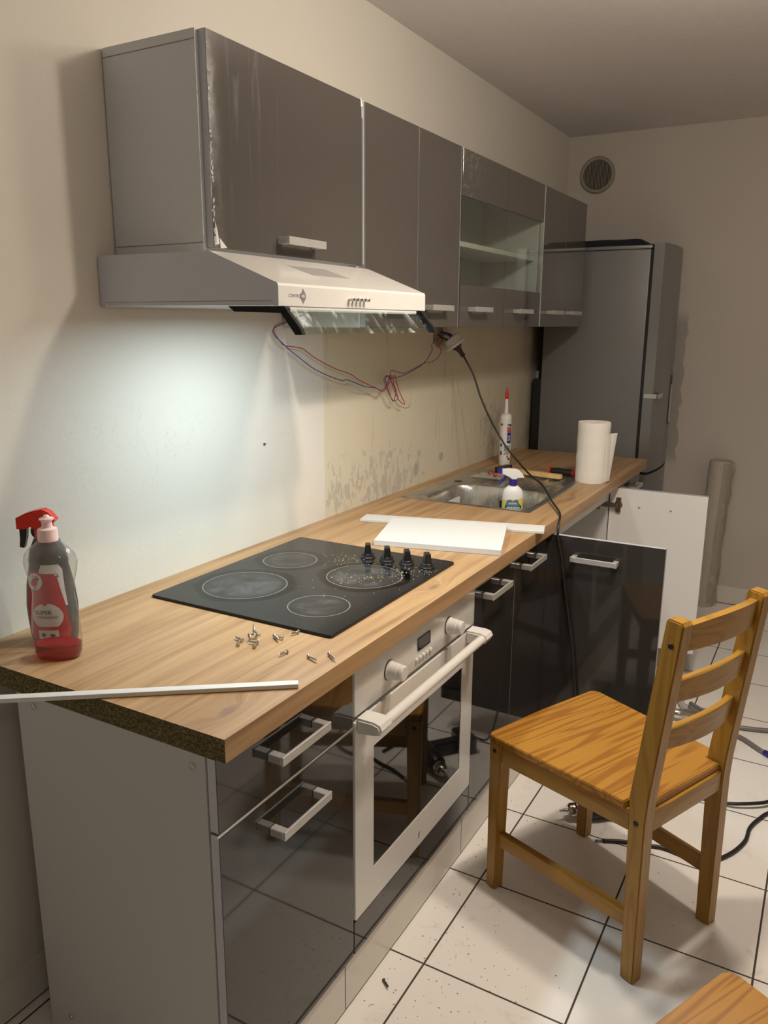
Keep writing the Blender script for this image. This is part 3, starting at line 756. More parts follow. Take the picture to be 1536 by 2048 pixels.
b = NB(); fn = lambda cx: (lambda u, v: (cx+u, -.4684, 1.491+v))
add_text(b, 'CONTROL', .0088, fn(.4445))
add_poly(b, [(.0, .015), (.006, .008), (.010, .003), (.010, -.0035), (.006, -.008), (0, -.0145), (-.003, -.008), (-.009, -.003), (-.009, .003), (-.003, .008)], lambda u, v: (.4690+u, -.4684, 1.491+v))
lab(obj('lettering', b, M['silverprint'], t, 'keep'), 'grey word CONTROL beside a diamond emblem')
b = NB(); add_text(b, 'AIR', .0075, lambda u, v: (.4690+u, -.4687, 1.491+v), .0002); lab(obj('emblem_letters', b, M['label_white'], t, 'keep'), 'white letters AIR on the emblem')
# pulled out visor: arms and glass
b = NB(); tilt = [(-.36, 1.470), (-.468, 1.468)]
for xx in (HX0+.006, HX1-.040):
    b = NB()
    prism(b, [(-.345, 1.472), (-.36, 1.462), (-.475, 1.459), (-.482, 1.466), (-.478, 1.4715)], xx-.003, xx+.013, 'x', bev=.001)
    prism(b, [(-.462, 1.466), (-.480, 1.466), (-.512, 1.431), (-.516, 1.420), (-.500, 1.420)], xx-.001, xx+.011, 'x', bev=.001)
    obj('visor_arm', b, M['matt_black'], t)
b = NB()
prism(b, [(-.468, 1.4665), (-.472, 1.4665), (-.511, 1.421), (-.507, 1.421)], HX0+.012, HX1-.030, 'x'); lab(obj('visor', b, M['visor_glass'], t), 'smeared glass visor')
b = NB(); box(b, HX0+.03, HX1-.03, -.462, -.4665, 1.462, 1.472, .001, 1); obj('visor_clip', b, M['mel'], t)
b = NB(); box(b, HOOD_LAMP[0][0]-.135, HOOD_LAMP[0][0]+.135, HOOD_LAMP[0][1]-.02, HOOD_LAMP[0][1]+.02, 1.470, 1.4745, .001, 1); lab(obj('lamp_lens', b, M['hoodlamp'], t), 'glowing cool white lamp lens')
ld = bpy.data.lights.new('hood_light', 'AREA'); ld.shape = 'RECTANGLE'; ld.size = .26; ld.size_y = .035; ld.energy = HOOD_LAMP[1]; ld.color = HOOD_LAMP[2]; ld.spread = math.radians(175)
lo = bpy.data.objects.new('hood_light', ld); C.objects.link(lo); lo.location = (HOOD_LAMP[0][0], HOOD_LAMP[0][1], 1.468)

# ------------------------------------------------------------------ fridge
t = thing('fridge', 'tall grey fridge freezer standing in the corner past the worktop', 'fridge', (3.33, -.32, 0))
b = NB(); box(b, 3.10, 3.555, -.065, -.556, .03, 1.778, .004); obj('fridge_body', b, M['fridge'], t, 40)
b = NB(); box(b, 3.097, 3.557, -.063, -.560, 1.780, 1.796, .004); obj('top_lid', b, M['fridge_light'], t, 40)
b = NB(); box(b, 3.115, 3.54, -.018, -.064, .05, 1.17); obj('back_grille', b, M['black'], t)
b = NB(); box(b, 3.108, 3.548, -.557, -.571, .06, 1.775); obj('door_seal', b, M['black'], t)
def fdoor(z0, z1):
    b = NB(); pts = [(3.098, -.571), (3.098, -.612)]
    for i in range(11):
        u = i/10; pts.append((3.098+.459*u, -.617-.022*math.sin(PI*u)**.8))
    pts += [(3.557, -.571)]
    prism(b, pts, z0, z1, 'z'); return b
d1 = obj('upper_door', fdoor(.745, 1.803), M['fridge_light'], t, 30)
d2 = obj('lower_door', fdoor(.09, .732), M['fridge_light'], t, 30)
b = NB(); box(b, 3.385, 3.445, -.634, -.6385, .95, 1.195, .002, 1); lab(obj('handle_recess', b, M['black'], d1), 'dark vertical recess'); 
b = NB(); box(b, 3.40, 3.43, -.637, -.645, .96, 1.15, .003, 1); obj('grip', b, M['alu'], d1)
b = NB(); box(b, 3.092, 3.099, -.575, -.640, 1.100, 1.122, .001, 1); box(b, 3.092, 3.20, -.634, -.642, 1.100, 1.122, .001, 1); lab(obj('bracket', b, M['brushed'], d1), 'bare metal bracket with one screw')
b = NB(); box(b, 3.13, 3.50, -.640, -.646, .86, .875); b.free()
# dark folded bag on the top
b = NB(); grid(b, 26, 20, lambda u, v: (3.13+.40*u, -.10-.43*v, 1.7965+.036*min(1, 9*min(u, 1-u, v, 1-v)*1.0)**.5*(1+.10*mnoise.noise(Vector((u*5, v*5, 2))))))
grid(b, 1, 1, lambda u, v: (3.13+.40*u, -.10-.43*v, 1.7966))
tag(obj('folded_bag', b, M['navy'], None, 50), 'flat dark navy fabric bag lying on top of the fridge', 'bag')
b = NB(); box(b, 3.212, 3.256, -.0005, -.012, 1.160, 1.205, .002, 1); tag(obj('wall_socket', b, M['label_white']), 'small white socket on the back wall beside the fridge', 'socket')

# ------------------------------------------------------------------ air vent on the far wall
t = thing('air_vent', 'round dusty air vent high on the far wall', 'vent', (XF, -.159, 2.193))
Mv = T(XF, -.159, 2.193) @ Matrix.Rotation(-PI/2, 4, 'Y')
b = NB(); lathe(b, [(.072, 0), (.072, .004)], 36, mat=Mv); obj('vent_backing', b, M['ventdark'], t)
b = NB(); lathe(b, [(.090, 0), (.090, .012), (.083, .018), (.074, .016), (.072, .005)], 40, mat=Mv, cap=False); obj('rim', b, M['ventrim'], t, 50)
b = NB()
for i in range(19):
    yy = -.066+i*.00733; hh = math.sqrt(max(0, .073**2-yy**2)); box(b, XF-.012, XF-.006, -.159+yy-.0011, -.159+yy+.0011, 2.193-hh, 2.193+hh)
obj('grille', b, M['ventrim'], t)

# ------------------------------------------------------------------ items on the worktop
S = -60.49*PI/180   # turned square to the viewer's side of the room
# washing-up liquid bottle
t = thing('dish_soap_bottle', 'clear curvy washing-up bottle with pink cap and a little red liquid', 'bottle', (.083, -.172, ZT+.0004), S)
SOAP = [(.030, .0), (.040, .003), (.0435, .012), (.045, .03), (.0445, .06), (.041, .095), (.0375, .125), (.0395, .145), (.046, .168), (.0485, .185), (.045, .200), (.034, .212), (.022, .221), (.0155, .226), (.0150, .232)]
b = NB(); lathe(b, SOAP, 48, sy=.62, cap=False)
lathe(b, [(.001, .0012), (.030, 0)], 48, sy=.62, cap=False); obj('bottle_body', b, M['bottle'], t, 60, False)
b = NB(); lathe(b, [(.001, .002), (.029, .0022), (.0385, .0045), (.042, .012), (.0434, .028), (.001, .0285)], 48, sy=.615); lab(obj('liquid', b, M['liquid'], t, 40, False), 'red liquid')
b = NB(); lathe(b, [(.0172, .224), (.0178, .229), (.0172, .231), (.0175, .235), (.0170, .237), (.0172, .242), (.0165, .246), (.0095, .249), (.0085, .256), (.0095, .260), (.0125, .263), (.0125, .265), (.006, .268), (.004, .271)], 28)
lab(obj('cap', b, M['pinkcap'], t, 40, False), 'pale pink push-pull cap')
# degreaser spray behind it
t = thing('spray_bottle', 'dark grey spray bottle with a red trigger head, behind the clear bottle', 'bottle', (.134, -.099, ZT+.0004), S)
DEG = [(.036, 0), (.042, .003), (.0445, .012), (.0475, .045), (.0485, .075), (.0450, .115), (.039, .145), (.0365, .158), (.0375, .163), (.033, .185), (.024, .205), (.0185, .215), (.0185, .225)]
b = NB(); lathe(b, DEG, 40, sy=.72); obj('bottle_body', b, M['greybottle'], t, 50, False)
k_ = .000168
head = [(218, 245), (330, 190), (430, 160), (520, 145), (590, 180), (658, 268), (600, 330), (600, 395), (450, 395), (370, 345), (325, 372), (218, 372)]
b = NB(); prism(b, [((a-520)*k_, .222+(395-c_)*k_) for a, c_ in head], -.012, .012, 'y', bev=.0025); lab(obj('spray_head', b, M['red'], t, 40, False), 'red spray head')
b = NB(); prism(b, [((a-520)*k_, .222+(395-c_)*k_) for a, c_ in [(235, 372), (320, 372), (305, 480), (270, 598), (222, 590), (236, 480)]], -.006, .006, 'y', bev=.001); lab(obj('trigger', b, M['black'], t, 40, False), 'black trigger')
b = NB(); prism(b, [((a-520)*k_, .222+(395-c_)*k_) for a, c_ in [(365, 372), (450, 385), (440, 470), (400, 480), (375, 455), (362, 420)]], -.005, .005, 'y'); obj('piston', b, M['black'], t, 40, False)
b = NB(); lathe(b, [(.0205, .208), (.0205, .224)], 24); obj('collar', b, M['red'], t, 40, False)
def on_body(prof, sy, off):
    def R(z):
        for (ra, za), (rb, zb) in zip(prof, prof[1:]):
            if za <= z <= zb: return ra+(rb-ra)*(z-za)/(zb-za)
        return prof[-1][0]
    def f(u, v):                                   # u along the front (local x), v height
        r = R(v)+off; u = max(-r*.995, min(r*.995, u)); return (u, -math.sqrt(max(0, r*r-u*u))*sy-.0003, v)
    return f
def dense(b, poly, fn, mi=0, step=.004):
    """fills a (u,v) outline with small cells so that it can bend round a bottle"""
    us = [p[0] for p in poly]; vs_ = [p[1] for p in poly]
    def inside(x, y):
        r = False
        for i in range(len(poly)):
            x1, y1 = poly[i]; x2, y2 = poly[i-1]
            if (y1 > y) != (y2 > y) and x < (x2-x1)*(y-y1)/(y2-y1)+x1: r = not r
        return r
    tb = bmesh.new(); tb.faces.new([tb.verts.new((p[0], p[1], 0)) for p in poly]); bmesh.ops.triangulate(tb, faces=tb.faces)
    for ax, lo_, hi in ((0, min(us), max(us)), (1, min(vs_), max(vs_))):
        q = lo_+step
        while q < hi:
            nrm = (1, 0, 0) if ax == 0 else (0, 1, 0); co = (q, 0, 0) if ax == 0 else (0, q, 0)
            bmesh.ops.bisect_plane(tb, geom=list(tb.verts)+list(tb.edges)+list(tb.faces), plane_co=co, plane_no=nrm); q += step
    vm = {v: b.verts.new(fn(v.co.x, v.co.y)) for v in tb.verts}
    for f in tb.faces:
        try: g = b.faces.new([vm[v] for v in f.verts]); g.material_index = mi; g.smooth = True
        except ValueError: pass
    tb.free()
L0 = on_body(DEG, .72, .0003); L1 = on_body(DEG, .72, .0007); L2 = on_body(DEG, .72, .0011); L3 = on_body(DEG, .72, .0019)
b = NB(); dense(b, [(-.037, .012), (.037, .012), (.040, .03), (.031, .15), (.026, .160), (-.004, .160), (-.008, .150), (-.030, .145)], L0)
dense(b, [(-.008, .150), (-.004, .1605), (.026, .1605), (.0315, .150), (.039, .08), (.036, .08), (.024, .135), (.018, .143), (-.008, .144)], L1, 1)
dense(b, circ(-.018, .128, .0155, 20, 1.05), L1, 1); dense(b, circ(.002, .060, .029, 26, .92), L1, 1); dense(b, [(-.018, .014), (.020, .014), (.020, .032), (-.018, .032)], L1, 1)
dense(b, [(-.031, .125), (-.026, .1275), (-.020, .135), (-.013, .1365), (-.008, .1345), (-.011, .130), (-.013, .122), (-.019, .1195), (-.026, .1215)], L2)
dense(b, [(-.019, .120), (-.0175, .120), (-.0165, .1135), (-.018, .1135)], L2); dense(b, [(-.016, .120), (-.0145, .120), (-.0140, .1135), (-.0155, .1135)], L2)
dense(b, [(-.018, .0325), (.020, .0325), (.020, .0395), (-.018, .0395)], L2); dense(b, circ(.0, .088, .0055, 14, 1.1), L2)
add_text(b, 'SUPER', .0115, lambda u, v: L3(u-.004, v+.068), .0002, 2); add_text(b, 'DÉGRAISSANT', .0062, lambda u, v: L3(u+.003, v+.0585), .0001, 2)
add_text(b, 'Auchan', .0045, lambda u, v: L3(u-.0165, v+.1385), 0, 2)
dense(b, circ(-.008, .0225, .0042, 12), L2, 2); dense(b, circ(.009, .0215, .0052, 14, .6), L2, 2); dense(b, [(.018, .146), (.024, .142), (.027, .137), (.022, .136), (.0245, .140)], L2, 2)
lab(obj('label', b, [M['redlabel'], M['label_white'], M['ink']], t, 'keep', False), 'red and white printed label')

# white trim stick across the near end
b = NB(); p0 = Vector((.203, -.632)); p1 = Vector((-.14, -.172)); dv = (p1-p0).normalized(); nv_ = Vector((-dv.y, dv.x))
L_ = .62; Mx = T(.203, -.632, ZT+.0005) @ Rz(math.atan2(dv.y, dv.x))
box(b, 0, L_, -.0085, .0085, 0, .008, .0015, 2, mat=Mx)
tag(obj('trim_strip', b, M['whiteboard'], None, 40), 'long thin white plastic trim strip lying across the near end of the worktop', 'trim strip')
# thin board and thicker board
def slab(name, pts, th, label, bz=None):
    b = NB(); top = [b.verts.new(p) for p in pts]; bot = [b.verts.new((p[0], p[1], p[2]-th)) for p in pts]
    b.faces.new(top); b.faces.new(bot[::-1])
    for i in range(4): b.faces.new((top[i], top[(i+1) % 4], bot[(i+1) % 4], bot[i]))
    bmesh.ops.recalc_face_normals(b, faces=b.faces); bmesh.ops.bevel(b, geom=list(b.edges), offset=.0007, segments=1, affect='EDGES')
    tag(obj(name, b, M['whiteboard']), label, 'board')
slab('thin_board', [(1.256, -.116, ZT+.0085), (1.325, -.099, ZT+.0085), (1.474, -.646, ZT+.0085), (1.402, -.667, ZT+.0085)], .008, 'long narrow white board lying under the edge of the wider board')
slab('shelf_board', [(1.039, -.294, ZT+.0165), (1.264, -.229, ZT+.0255), (1.366, -.565, ZT+.0255), (1.123, -.641, ZT+.0165)], .016, 'wide white shelf board lying between the cooktop and the sink')

# screws on the worktop
SG = 'loose screws on the worktop'
def screw_bm(L=.022, black=False):
    b = NB(); lathe(b, [(.0004, L), (.0016, L-.004), (.0019, L*.35), (.0018, .003), (.0042, .0006), (.0042, 0)], 12)
    for i in range(7):
        z = .006+i*(L-.009)/7; lathe(b, [(.0017, z), (.0026, z+.0008), (.0017, z+.0016)], 12, cap=False)
    return b
SCR = [(.286, -.430, 30, 0, .030, 'leftmost screw, lying beside a darker one'), (.307, -.424, 75, 0, .024, 'screw leaning over the leftmost one'),
       (.325, -.429, 200, 60, .020, 'screw standing on its head at the left of the small pile'), (.322, -.441, 20, 0, .022, 'screw at the bottom of the small pile'),
       (.331, -.447, 80, 15, .022, 'screw on top of the small pile'), (.318, -.455, 130, 0, .020, 'screw at the right of the small pile'),
       (.352, -.416, 0, 88, .020, 'screw standing upright behind the small pile'), (.294, -.463, 20, 0, .024, 'screw in front of the small pile'),
       (.358, -.463, 235, 0, .030, 'long screw right of the small pile'), (.357, -.485, 100, 0, .020, 'short screw midway between the pile and the cooktop corner'),
       (.307, -.532, 170, 0, .022, 'screw lying alone in front of the cooktop corner'), (.399, -.492, 160, 0, .020, 'screw resting against the cooktop edge'),
       (.310, -.578, 250, 0, .030, 'thick screw by the front edge, left of the last one'), (.338, -.606, 235, 0, .032, 'rightmost screw, nearest the front edge of the worktop')]
for (x, y, a, tl, L, lb_) in SCR:
    o = obj('screw', screw_bm(L), M['steelscrew'], None, 40)
    o.rotation_euler = (0, math.radians(90-tl) if tl else math.radians(86), math.radians(a)); o.location = (x, y, ZT+(.0043 if tl < 30 else .0006))
    if tl == 15: o.location.z = ZT+.011
    if tl >= 60: o.rotation_euler = (0, math.radians(90-tl), math.radians(a)); o.location.z = ZT+.0005
    tag(o, lb_, 'screw', SG)

# sealant cartridge
t = thing('sealant_cartridge', 'white sealant cartridge with a red nozzle cap standing behind the sink', 'cartridge', (2.475, -.125, ZT+.0004), S)
b = NB(); lathe(b, [(.023, 0), (.0245, .004), (.0245, .212), (.0225, .216), (.0225, .222), (.012, .226)], 28); obj('tube', b, M['label_white'], t, 40, False)
b = NB(); lathe(b, [(.0085, .224), (.0082, .24), (.0055, .305)], 18); obj('nozzle', b, M['label_white'], t, 40, False)
b = NB(); lathe(b, [(.0080, .290), (.0080, .312), (.0040, .326), (.0025, .338)], 18); lab(obj('nozzle_cap', b, M['red'], t, 40, False), 'red cap')
TB = [(.0245, 0), (.0245, .23)]; f0 = on_body(TB, 1, .0003); f1 = on_body(TB, 1, .0007)
rc = lambda u0_, u1_, v0_, v1_: [(u0_, v0_), (u1_, v0_), (u1_, v1_), (u0_, v1_)]
b = NB()
dense(b, rc(-.0235, .0235, .022, .205), f0, 0, .003)
for mi, polys in ((1, [rc(.004, .0215, .098, .145)]), (2, [rc(.003, .0215, .146, .160)]),
                  (3, [rc(.003, .0215, .161, .182), rc(-.0225, -.016, .175, .184), rc(-.0225, -.015, .118, .121), rc(-.022, -.016, .083, .096), rc(-.022, -.016, .045, .062), rc(.010, .020, .024, .034), [(.004, .034), (.012, .036), (.010, .045), (.006, .046)]]),
                  (4, [rc(-.008, .018, .062, .088)]), (5, [[(-.008, .046), (.016, .050), (.016, .061), (.004, .061), (-.008, .056)]])):
    for p in polys: dense(b, p, f1, mi, .003)
f2 = on_body(TB, 1, .0011)
add_text(b, 'Ru', .017, lambda u, v: f2(u+.0125, v+.171), .0003, 0); add_text(b, 'SA5', .015, lambda u, v: f2(-v+.0130, u+.121), .0003, 0)
lab(obj('label', b, [M['label_white'], M['blue'], M['redink'], M['ink'], plain('pale_blue_print', (.22, .34, .42), .5), plain('salmon_print', (.60, .28, .18), .5)], t, 'keep', False), 'printed label with red, blue and black panels')

# blue and white spray bottle in the basin
t = thing('cleaner_spray_bottle', 'white and blue trigger spray bottle with a yellow and teal label, standing in the sink', 'bottle', (1.800, -.418, ZT-.1315), S)
k_ = .0001035; bz = lambda c_: (2440-c_)*k_*1.0
CL = [(.030, .0), (.035, .003), (.0365, .012), (.0368, .11), (.0368, bz(1000)), (.0345, bz(850)), (.029, bz(760)), (.021, bz(695)), (.0145, bz(640)), (.0135, bz(600))]
b = NB(); lathe(b, CL, 40, sy=.62); obj('bottle_body', b, M['label_white'], t, 60, False)
b = NB(); lathe(b, [(.0145, bz(640)), (.0148, bz(560)), (.0148, bz(430))], 26); lab(obj('collar', b, M['blue'], t, 40, False), 'deep blue collar')
W = [(370, 85), (830, 82), (950, 130), (1050, 225), (1125, 375), (890, 392), (860, 440), (715, 440), (640, 370), (460, 285), (375, 245)]
b = NB(); prism(b, [((a-765)*k_, bz(c_)) for a, c_ in W], -.011, .011, 'y', bev=.002); obj('spray_head', b, M['label_white'], t, 40, False)
b = NB(); prism(b, [((a-765)*k_, bz(c_)) for a, c_ in [(225, 90), (375, 80), (375, 245), (235, 225)]], -.008, .008, 'y', bev=.001); lab(obj('nozzle', b, M['blue'], t, 40, False), 'deep blue nozzle')
b = NB(); prism(b, [((a-765)*k_, bz(c_)) for a, c_ in [(455, 290), (600, 345), (520, 385), (440, 490), (330, 590), (250, 625), (350, 500), (430, 400)]], -.005, .005, 'y', bev=.0008); lab(obj('trigger', b, M['blue'], t, 40, False), 'deep blue trigger')
g0 = on_body(CL, .62, .0003); g1 = on_body(CL, .62, .0007); g2 = on_body(CL, .62, .0011)
b = NB(); dense(b, [(-.036, .03), (.036, .03), (.036, bz(1050)), (.015, bz(1100)), (-.015, bz(1100)), (-.036, bz(1150))], g0)
dense(b, [(-.030, .05), (.030, .05), (.028, bz(1330)), (.020, bz(1230)), (.016, bz(1120)), (.008, bz(1105)), (-.002, bz(1150)), (-.012, bz(1105)), (-.022, bz(1140)), (-.027, bz(1300))], g1, 1)
g3 = on_body(CL, .62, .0015)
dense(b, [(-.031, .04), (.031, .04), (.029, bz(1310)), (.015, bz(1355)), (0, bz(1365)), (-.015, bz(1355)), (-.028, bz(1310))], g2, 2)
dense(b, [(-.018, bz(1270)), (.014, bz(1270)), (.012, bz(1215)), (0, bz(1200)), (-.016, bz(1215))], g2, 3)
add_text(b, 'VERRES MIROIRS', .0066, lambda u, v: g3(u, v+bz(1390)), .0003, 4); add_text(b, 'ECO-RESPECT', .0066, lambda u, v: g3(u, v+bz(1460)), .0003, 4)
lab(obj('label', b, [M['yellow'], M['teal'], M['darkteal'], plain('salmon_badge', (.75, .38, .25), .5), M['label_white']], t, 'keep', False), 'yellow and teal printed label')

# paper towel roll
t = thing('paper_towel_roll', 'white kitchen paper roll with a loose flap, at the far front of the worktop', 'paper roll', (2.293, -.562, ZT+.0004), S)
b = NB(); H = .236
prof = [(.020, 0), (.062, 0), (.0625, .01)]+[(.0625+.0008*math.sin(i*1.7), .01+(H-.02)*i/12) for i in range(13)]+[(.062, H), (.020, H), (.0195, H-.002), (.0195, .002), (.020, 0)]
lathe(b, prof, 48, cap=False); obj('roll', b, M['paper'], t, 50, False)
b = NB(); lathe(b, [(.0192, H-.01), (.0192, H-.004), (.001, H-.004)], 24, cap=False); obj('core', b, M['card'], t, 50, False)
b = NB()
def flap(u, v):
    a = math.radians(-60+58*u); rr_ = .0645+.004*u; e = max(0, u-.55)/.45
    z = H*(.0+.80*v)+.0*u
    return (rr_*math.cos(a)+.020*e*v, rr_*math.sin(a)-.012*e, z*(1-.0*e)+.006)
grid(b, 16, 10, flap); lab(obj('loose_sheet', b, M['paper'], t, 60, False), 'loose end of the paper')

# hammer: wooden handle, dark head
t = thing('hammer', 'hammer with a pale wooden handle lying across the sink drainer', 'hammer', (2.26, -.31, ZT+.0085), math.atan2(-.84, -.12))
b = NB(); prism(b, rrect(-.10, .150, -.0125, .0125, .006, 3), -.002, .016, 'z', bev=.002); obj('handle', b, M['handlewood'], t, 40, False)
b = NB(); box(b, -.130, -.098, -.045, .050, -.004, .022, .004); lab(obj('head', b, M['black'], t, 40, False), 'dark steel head')
t = thing('screwdriver', 'screwdriver with a black and red handle beside the wooden hammer handle', 'screwdriver', (2.335, -.435, ZT+.018), math.atan2(-.95, -.1))
b = NB(); lathe(b, [(.006, -.065), (.012, -.055), (.0155, -.03), (.0145, .0), (.0155, .025), (.014, .042), (.007, .048)], 20, mat=Matrix.Rotation(PI/2, 4, 'Y')); obj('handle', b, M['black'], t, 40, False)
b = NB(); lathe(b, [(.0150, -.062), (.0162, -.058), (.0150, -.052)], 20, mat=Matrix.Rotation(PI/2, 4, 'Y')); lab(obj('grip_ring', b, M['red'], t, 40, False), 'red ring')
b = NB(); lathe(b, [(.0135, .040), (.0150, .044), (.010, .050)], 20, mat=Matrix.Rotation(PI/2, 4, 'Y')); lab(obj('end_cap', b, M['red'], t, 40, False), 'red end cap')
b = NB(); lathe(b, [(.003, -.15), (.003, -.06)], 12, mat=Matrix.Rotation(PI/2, 4, 'Y')); obj('shaft', b, M['chrome'], t, 40, False)
# clear packet with red print
b = NB(); random.seed(5)
grid(b, 22, 14, lambda u, v: (2.10+.12*u, -.255+.13*v+.008*math.sin(7*u), ZT+.0038+.014*abs(mnoise.noise(Vector((u*4, v*4, 1))))*min(1, 6*min(u, 1-u, v, 1-v))+.003))
t = obj('plastic_packet', b, M['plasticwrap'], None, 70); tag(t, 'crumpled clear plastic packet with red print lying behind the basin', 'packet')
b = NB(); grid(b, 10, 3, lambda u, v: (2.125+.06*u, -.235+.018*v+.03*u, ZT+.018+.006*math.sin(5*u)), smooth=True)
grid(b, 10, 2, lambda u, v: (2.135+.05*u, -.205+.010*v+.03*u, ZT+.017+.006*math.sin(5*u)), smooth=True)
lab(obj('red_print', b, M['redink'], t, 'keep'), 'red printed bars')

# ------------------------------------------------------------------ wiring on the back wall
t = thing('wall_outlet', 'broken-out socket hanging from a hole in the back wall under the wall cabinets', 'socket', (2.08, -.03, 1.37))
b = NB(); grid(b, 20, 6, lambda u, v: (2.035+(.012+.034*v)*math.cos(2*PI*u)*(1+.25*mnoise.noise(Vector((u*6, 0, 3)))), -.0015-.004*(1-v), 1.392+(.010+.030*v)*math.sin(2*PI*u)*(1+.25*mnoise.noise(Vector((u*6, 5, 3))))))
lab(obj('wall_hole', b, M['cement'], t, 60), 'rough brown hole in the plaster')
Mo = T(2.078, -.052, 1.366) @ Vector((.30, -.50, -.81)).to_track_quat('Z', 'Y').to_matrix().to_4x4()
b = NB(); lathe(b, [(.026, -.030), (.032, -.026), (.034, 0), (.041, .001), (.042, .007), (.039, .010), (.028, .010), (.027, .004)], 28, mat=Mo)
lab(obj('socket_body', b, M['label_white'], t, 40), 'white round socket body')
for i in range(5):
    b = NB(); a = math.radians(100+i*26); q = Mo @ Vector((.034*math.cos(a), .034*math.sin(a), -.012)); box(b, q.x-.003, q.x+.003, q.y-.003, q.y+.003, q.z-.009, q.z+.009); obj('clip', b, M['wirewhite'], t)
b = NB(); tube(b, [(2.03, -.002, 1.405), (2.05, -.03, 1.40), (2.085, -.04, 1.385)], .0035); lab(obj('lead', b, M['wireblue'], t), 'blue lead')
b = NB(); tube(b, [(2.02, -.002, 1.40), (2.03, -.028, 1.385), (2.075, -.04, 1.375)], .0035); tube(b, [(2.05, -.002, 1.41), (2.08, -.03, 1.40), (2.105, -.035, 1.385)], .0035); lab(obj('lead', b, M['rubber'], t), 'dark leads')
# plug and black cable
pl = Mo @ Vector((0, 0, .008)); pd = (Mo.to_3x3() @ Vector((0, 0, 1))).normalized()
t = thing('power_cable', 'black cable plugged into the wall socket, hanging over the worktop to the floor', 'cable', (2.09, -.06, 1.36))
CP = [Mo @ Vector((0, 0, .050)), Mo @ Vector((0, 0, .065)), Vector((2.108, -.122, 1.245)), Vector((2.098, -.158, 1.165)), Vector((2.100, -.195, 1.090)), Vector((2.108, -.235, 1.02)), Vector((2.10, -.28, .965)),
      Vector((2.08, -.335, .920)), Vector((2.03, -.40, .885)), Vector((1.965, -.470, .865)), Vector((1.80, -.560, .848)), Vector((1.655, -.635, .842)), Vector((1.594, -.652, .820)), Vector((1.576, -.658, .78)), Vector((1.575, -.672, .72)),
      Vector((1.574, -.693, .60)), Vector((1.572, -.725, .42)), Vector((1.571, -.745, .25)), Vector((1.570, -.765, .10)), Vector((1.575, -.80, .012)), Vector((1.62, -.90, .006)), Vector((1.72, -.95, .006))]
b = NB(); tube(b, CP, .0038, 10, k=10); obj('cord', b, M['rubber'], t)
Mp = Mo @ T(0, 0, .006)
b = NB(); lathe(b, [(.024, 0), (.0255, .004), (.022, .009), (.013, .018), (.0095, .032), (.008, .046), (.010, .047), (.010, .052), (.006, .056)], 24, mat=Mp); obj('plug', b, M['black'], t, 40)

t = thing('hood_wires', 'thin red and blue loose wires from the cooker hood to the wall hole, tangled midway', 'wires', (.95, -.1, 1.45))
red = [(.965, -.16, 1.478), (.952, -.10, 1.452), (.953, -.03, 1.429), (.989, -.03, 1.384), (1.028, -.03, 1.377), (1.084, -.03, 1.369), (1.133, -.03, 1.347), (1.198, -.03, 1.323), (1.267, -.03, 1.302), (1.34, -.03, 1.285), (1.394, -.03, 1.263), (1.464, -.03, 1.241), (1.508, -.03, 1.229), (1.539, -.035, 1.216), (1.573, -.035, 1.233), (1.604, -.035, 1.265), (1.549, -.035, 1.259), (1.573, -.030, 1.228), (1.616, -.032, 1.182), (1.645, -.036, 1.188), (1.604, -.04, 1.248), (1.626, -.035, 1.264), (1.663, -.03, 1.213), (1.709, -.03, 1.160), (1.664, -.03, 1.178), (1.608, -.034, 1.234), (1.60, -.032, 1.282), (1.662, -.03, 1.274), (1.718, -.03, 1.271), (1.855, -.03, 1.297), (1.939, -.03, 1.303), (1.999, -.03, 1.333), (2.002, -.02, 1.361), (2.02, -.006, 1.385)]
b = NB(); tube(b, red, .0014, 6); lab(obj('red_wire', b, M['wirered'], t), 'thin red wire')
blue = [(.962, -.16, 1.478), (.948, -.10, 1.450), (.941, -.035, 1.422), (.994, -.032, 1.382), (1.064, -.032, 1.345), (1.138, -.032, 1.31), (1.217, -.032, 1.285), (1.287, -.032, 1.268), (1.325, -.032, 1.267), (1.423, -.032, 1.241), (1.495, -.032, 1.231), (1.530, -.032, 1.221), (1.565, -.028, 1.225), (1.598, -.030, 1.262), (1.565, -.03, 1.262), (1.590, -.030, 1.215), (1.627, -.028, 1.176), (1.641, -.028, 1.214), (1.59, -.03, 1.262), (1.604, -.03, 1.256), (1.681, -.032, 1.261), (1.756, -.032, 1.274), (1.855, -.032, 1.300), (1.921, -.03, 1.341), (1.928, -.026, 1.363), (1.985, -.015, 1.384), (2.01, -.006, 1.390)]
b = NB(); tube(b, blue, .0014, 6); lab(obj('blue_wire', b, M['wireblue'], t), 'thin blue wire')
b = NB(); tube(b, [(1.665, -.03, 1.20), (1.692, -.028, 1.181), (1.749, -.026, 1.162), (1.789, -.022, 1.162), (1.80, -.018, 1.176)], .0012, 6); lab(obj('white_wire', b, M['wirewhite'], t), 'short white wire end')
b = NB(); lathe(b, [(.003, 0), (.0032, .004), (.001, .006)], 10, mat=T(.932, -.0003, 1.112) @ Matrix.Rotation(PI/2, 4, 'X')); tag(obj('wall_nail', b, M['ink']), 'tiny dark nail in the wall above the cooktop', 'nail')

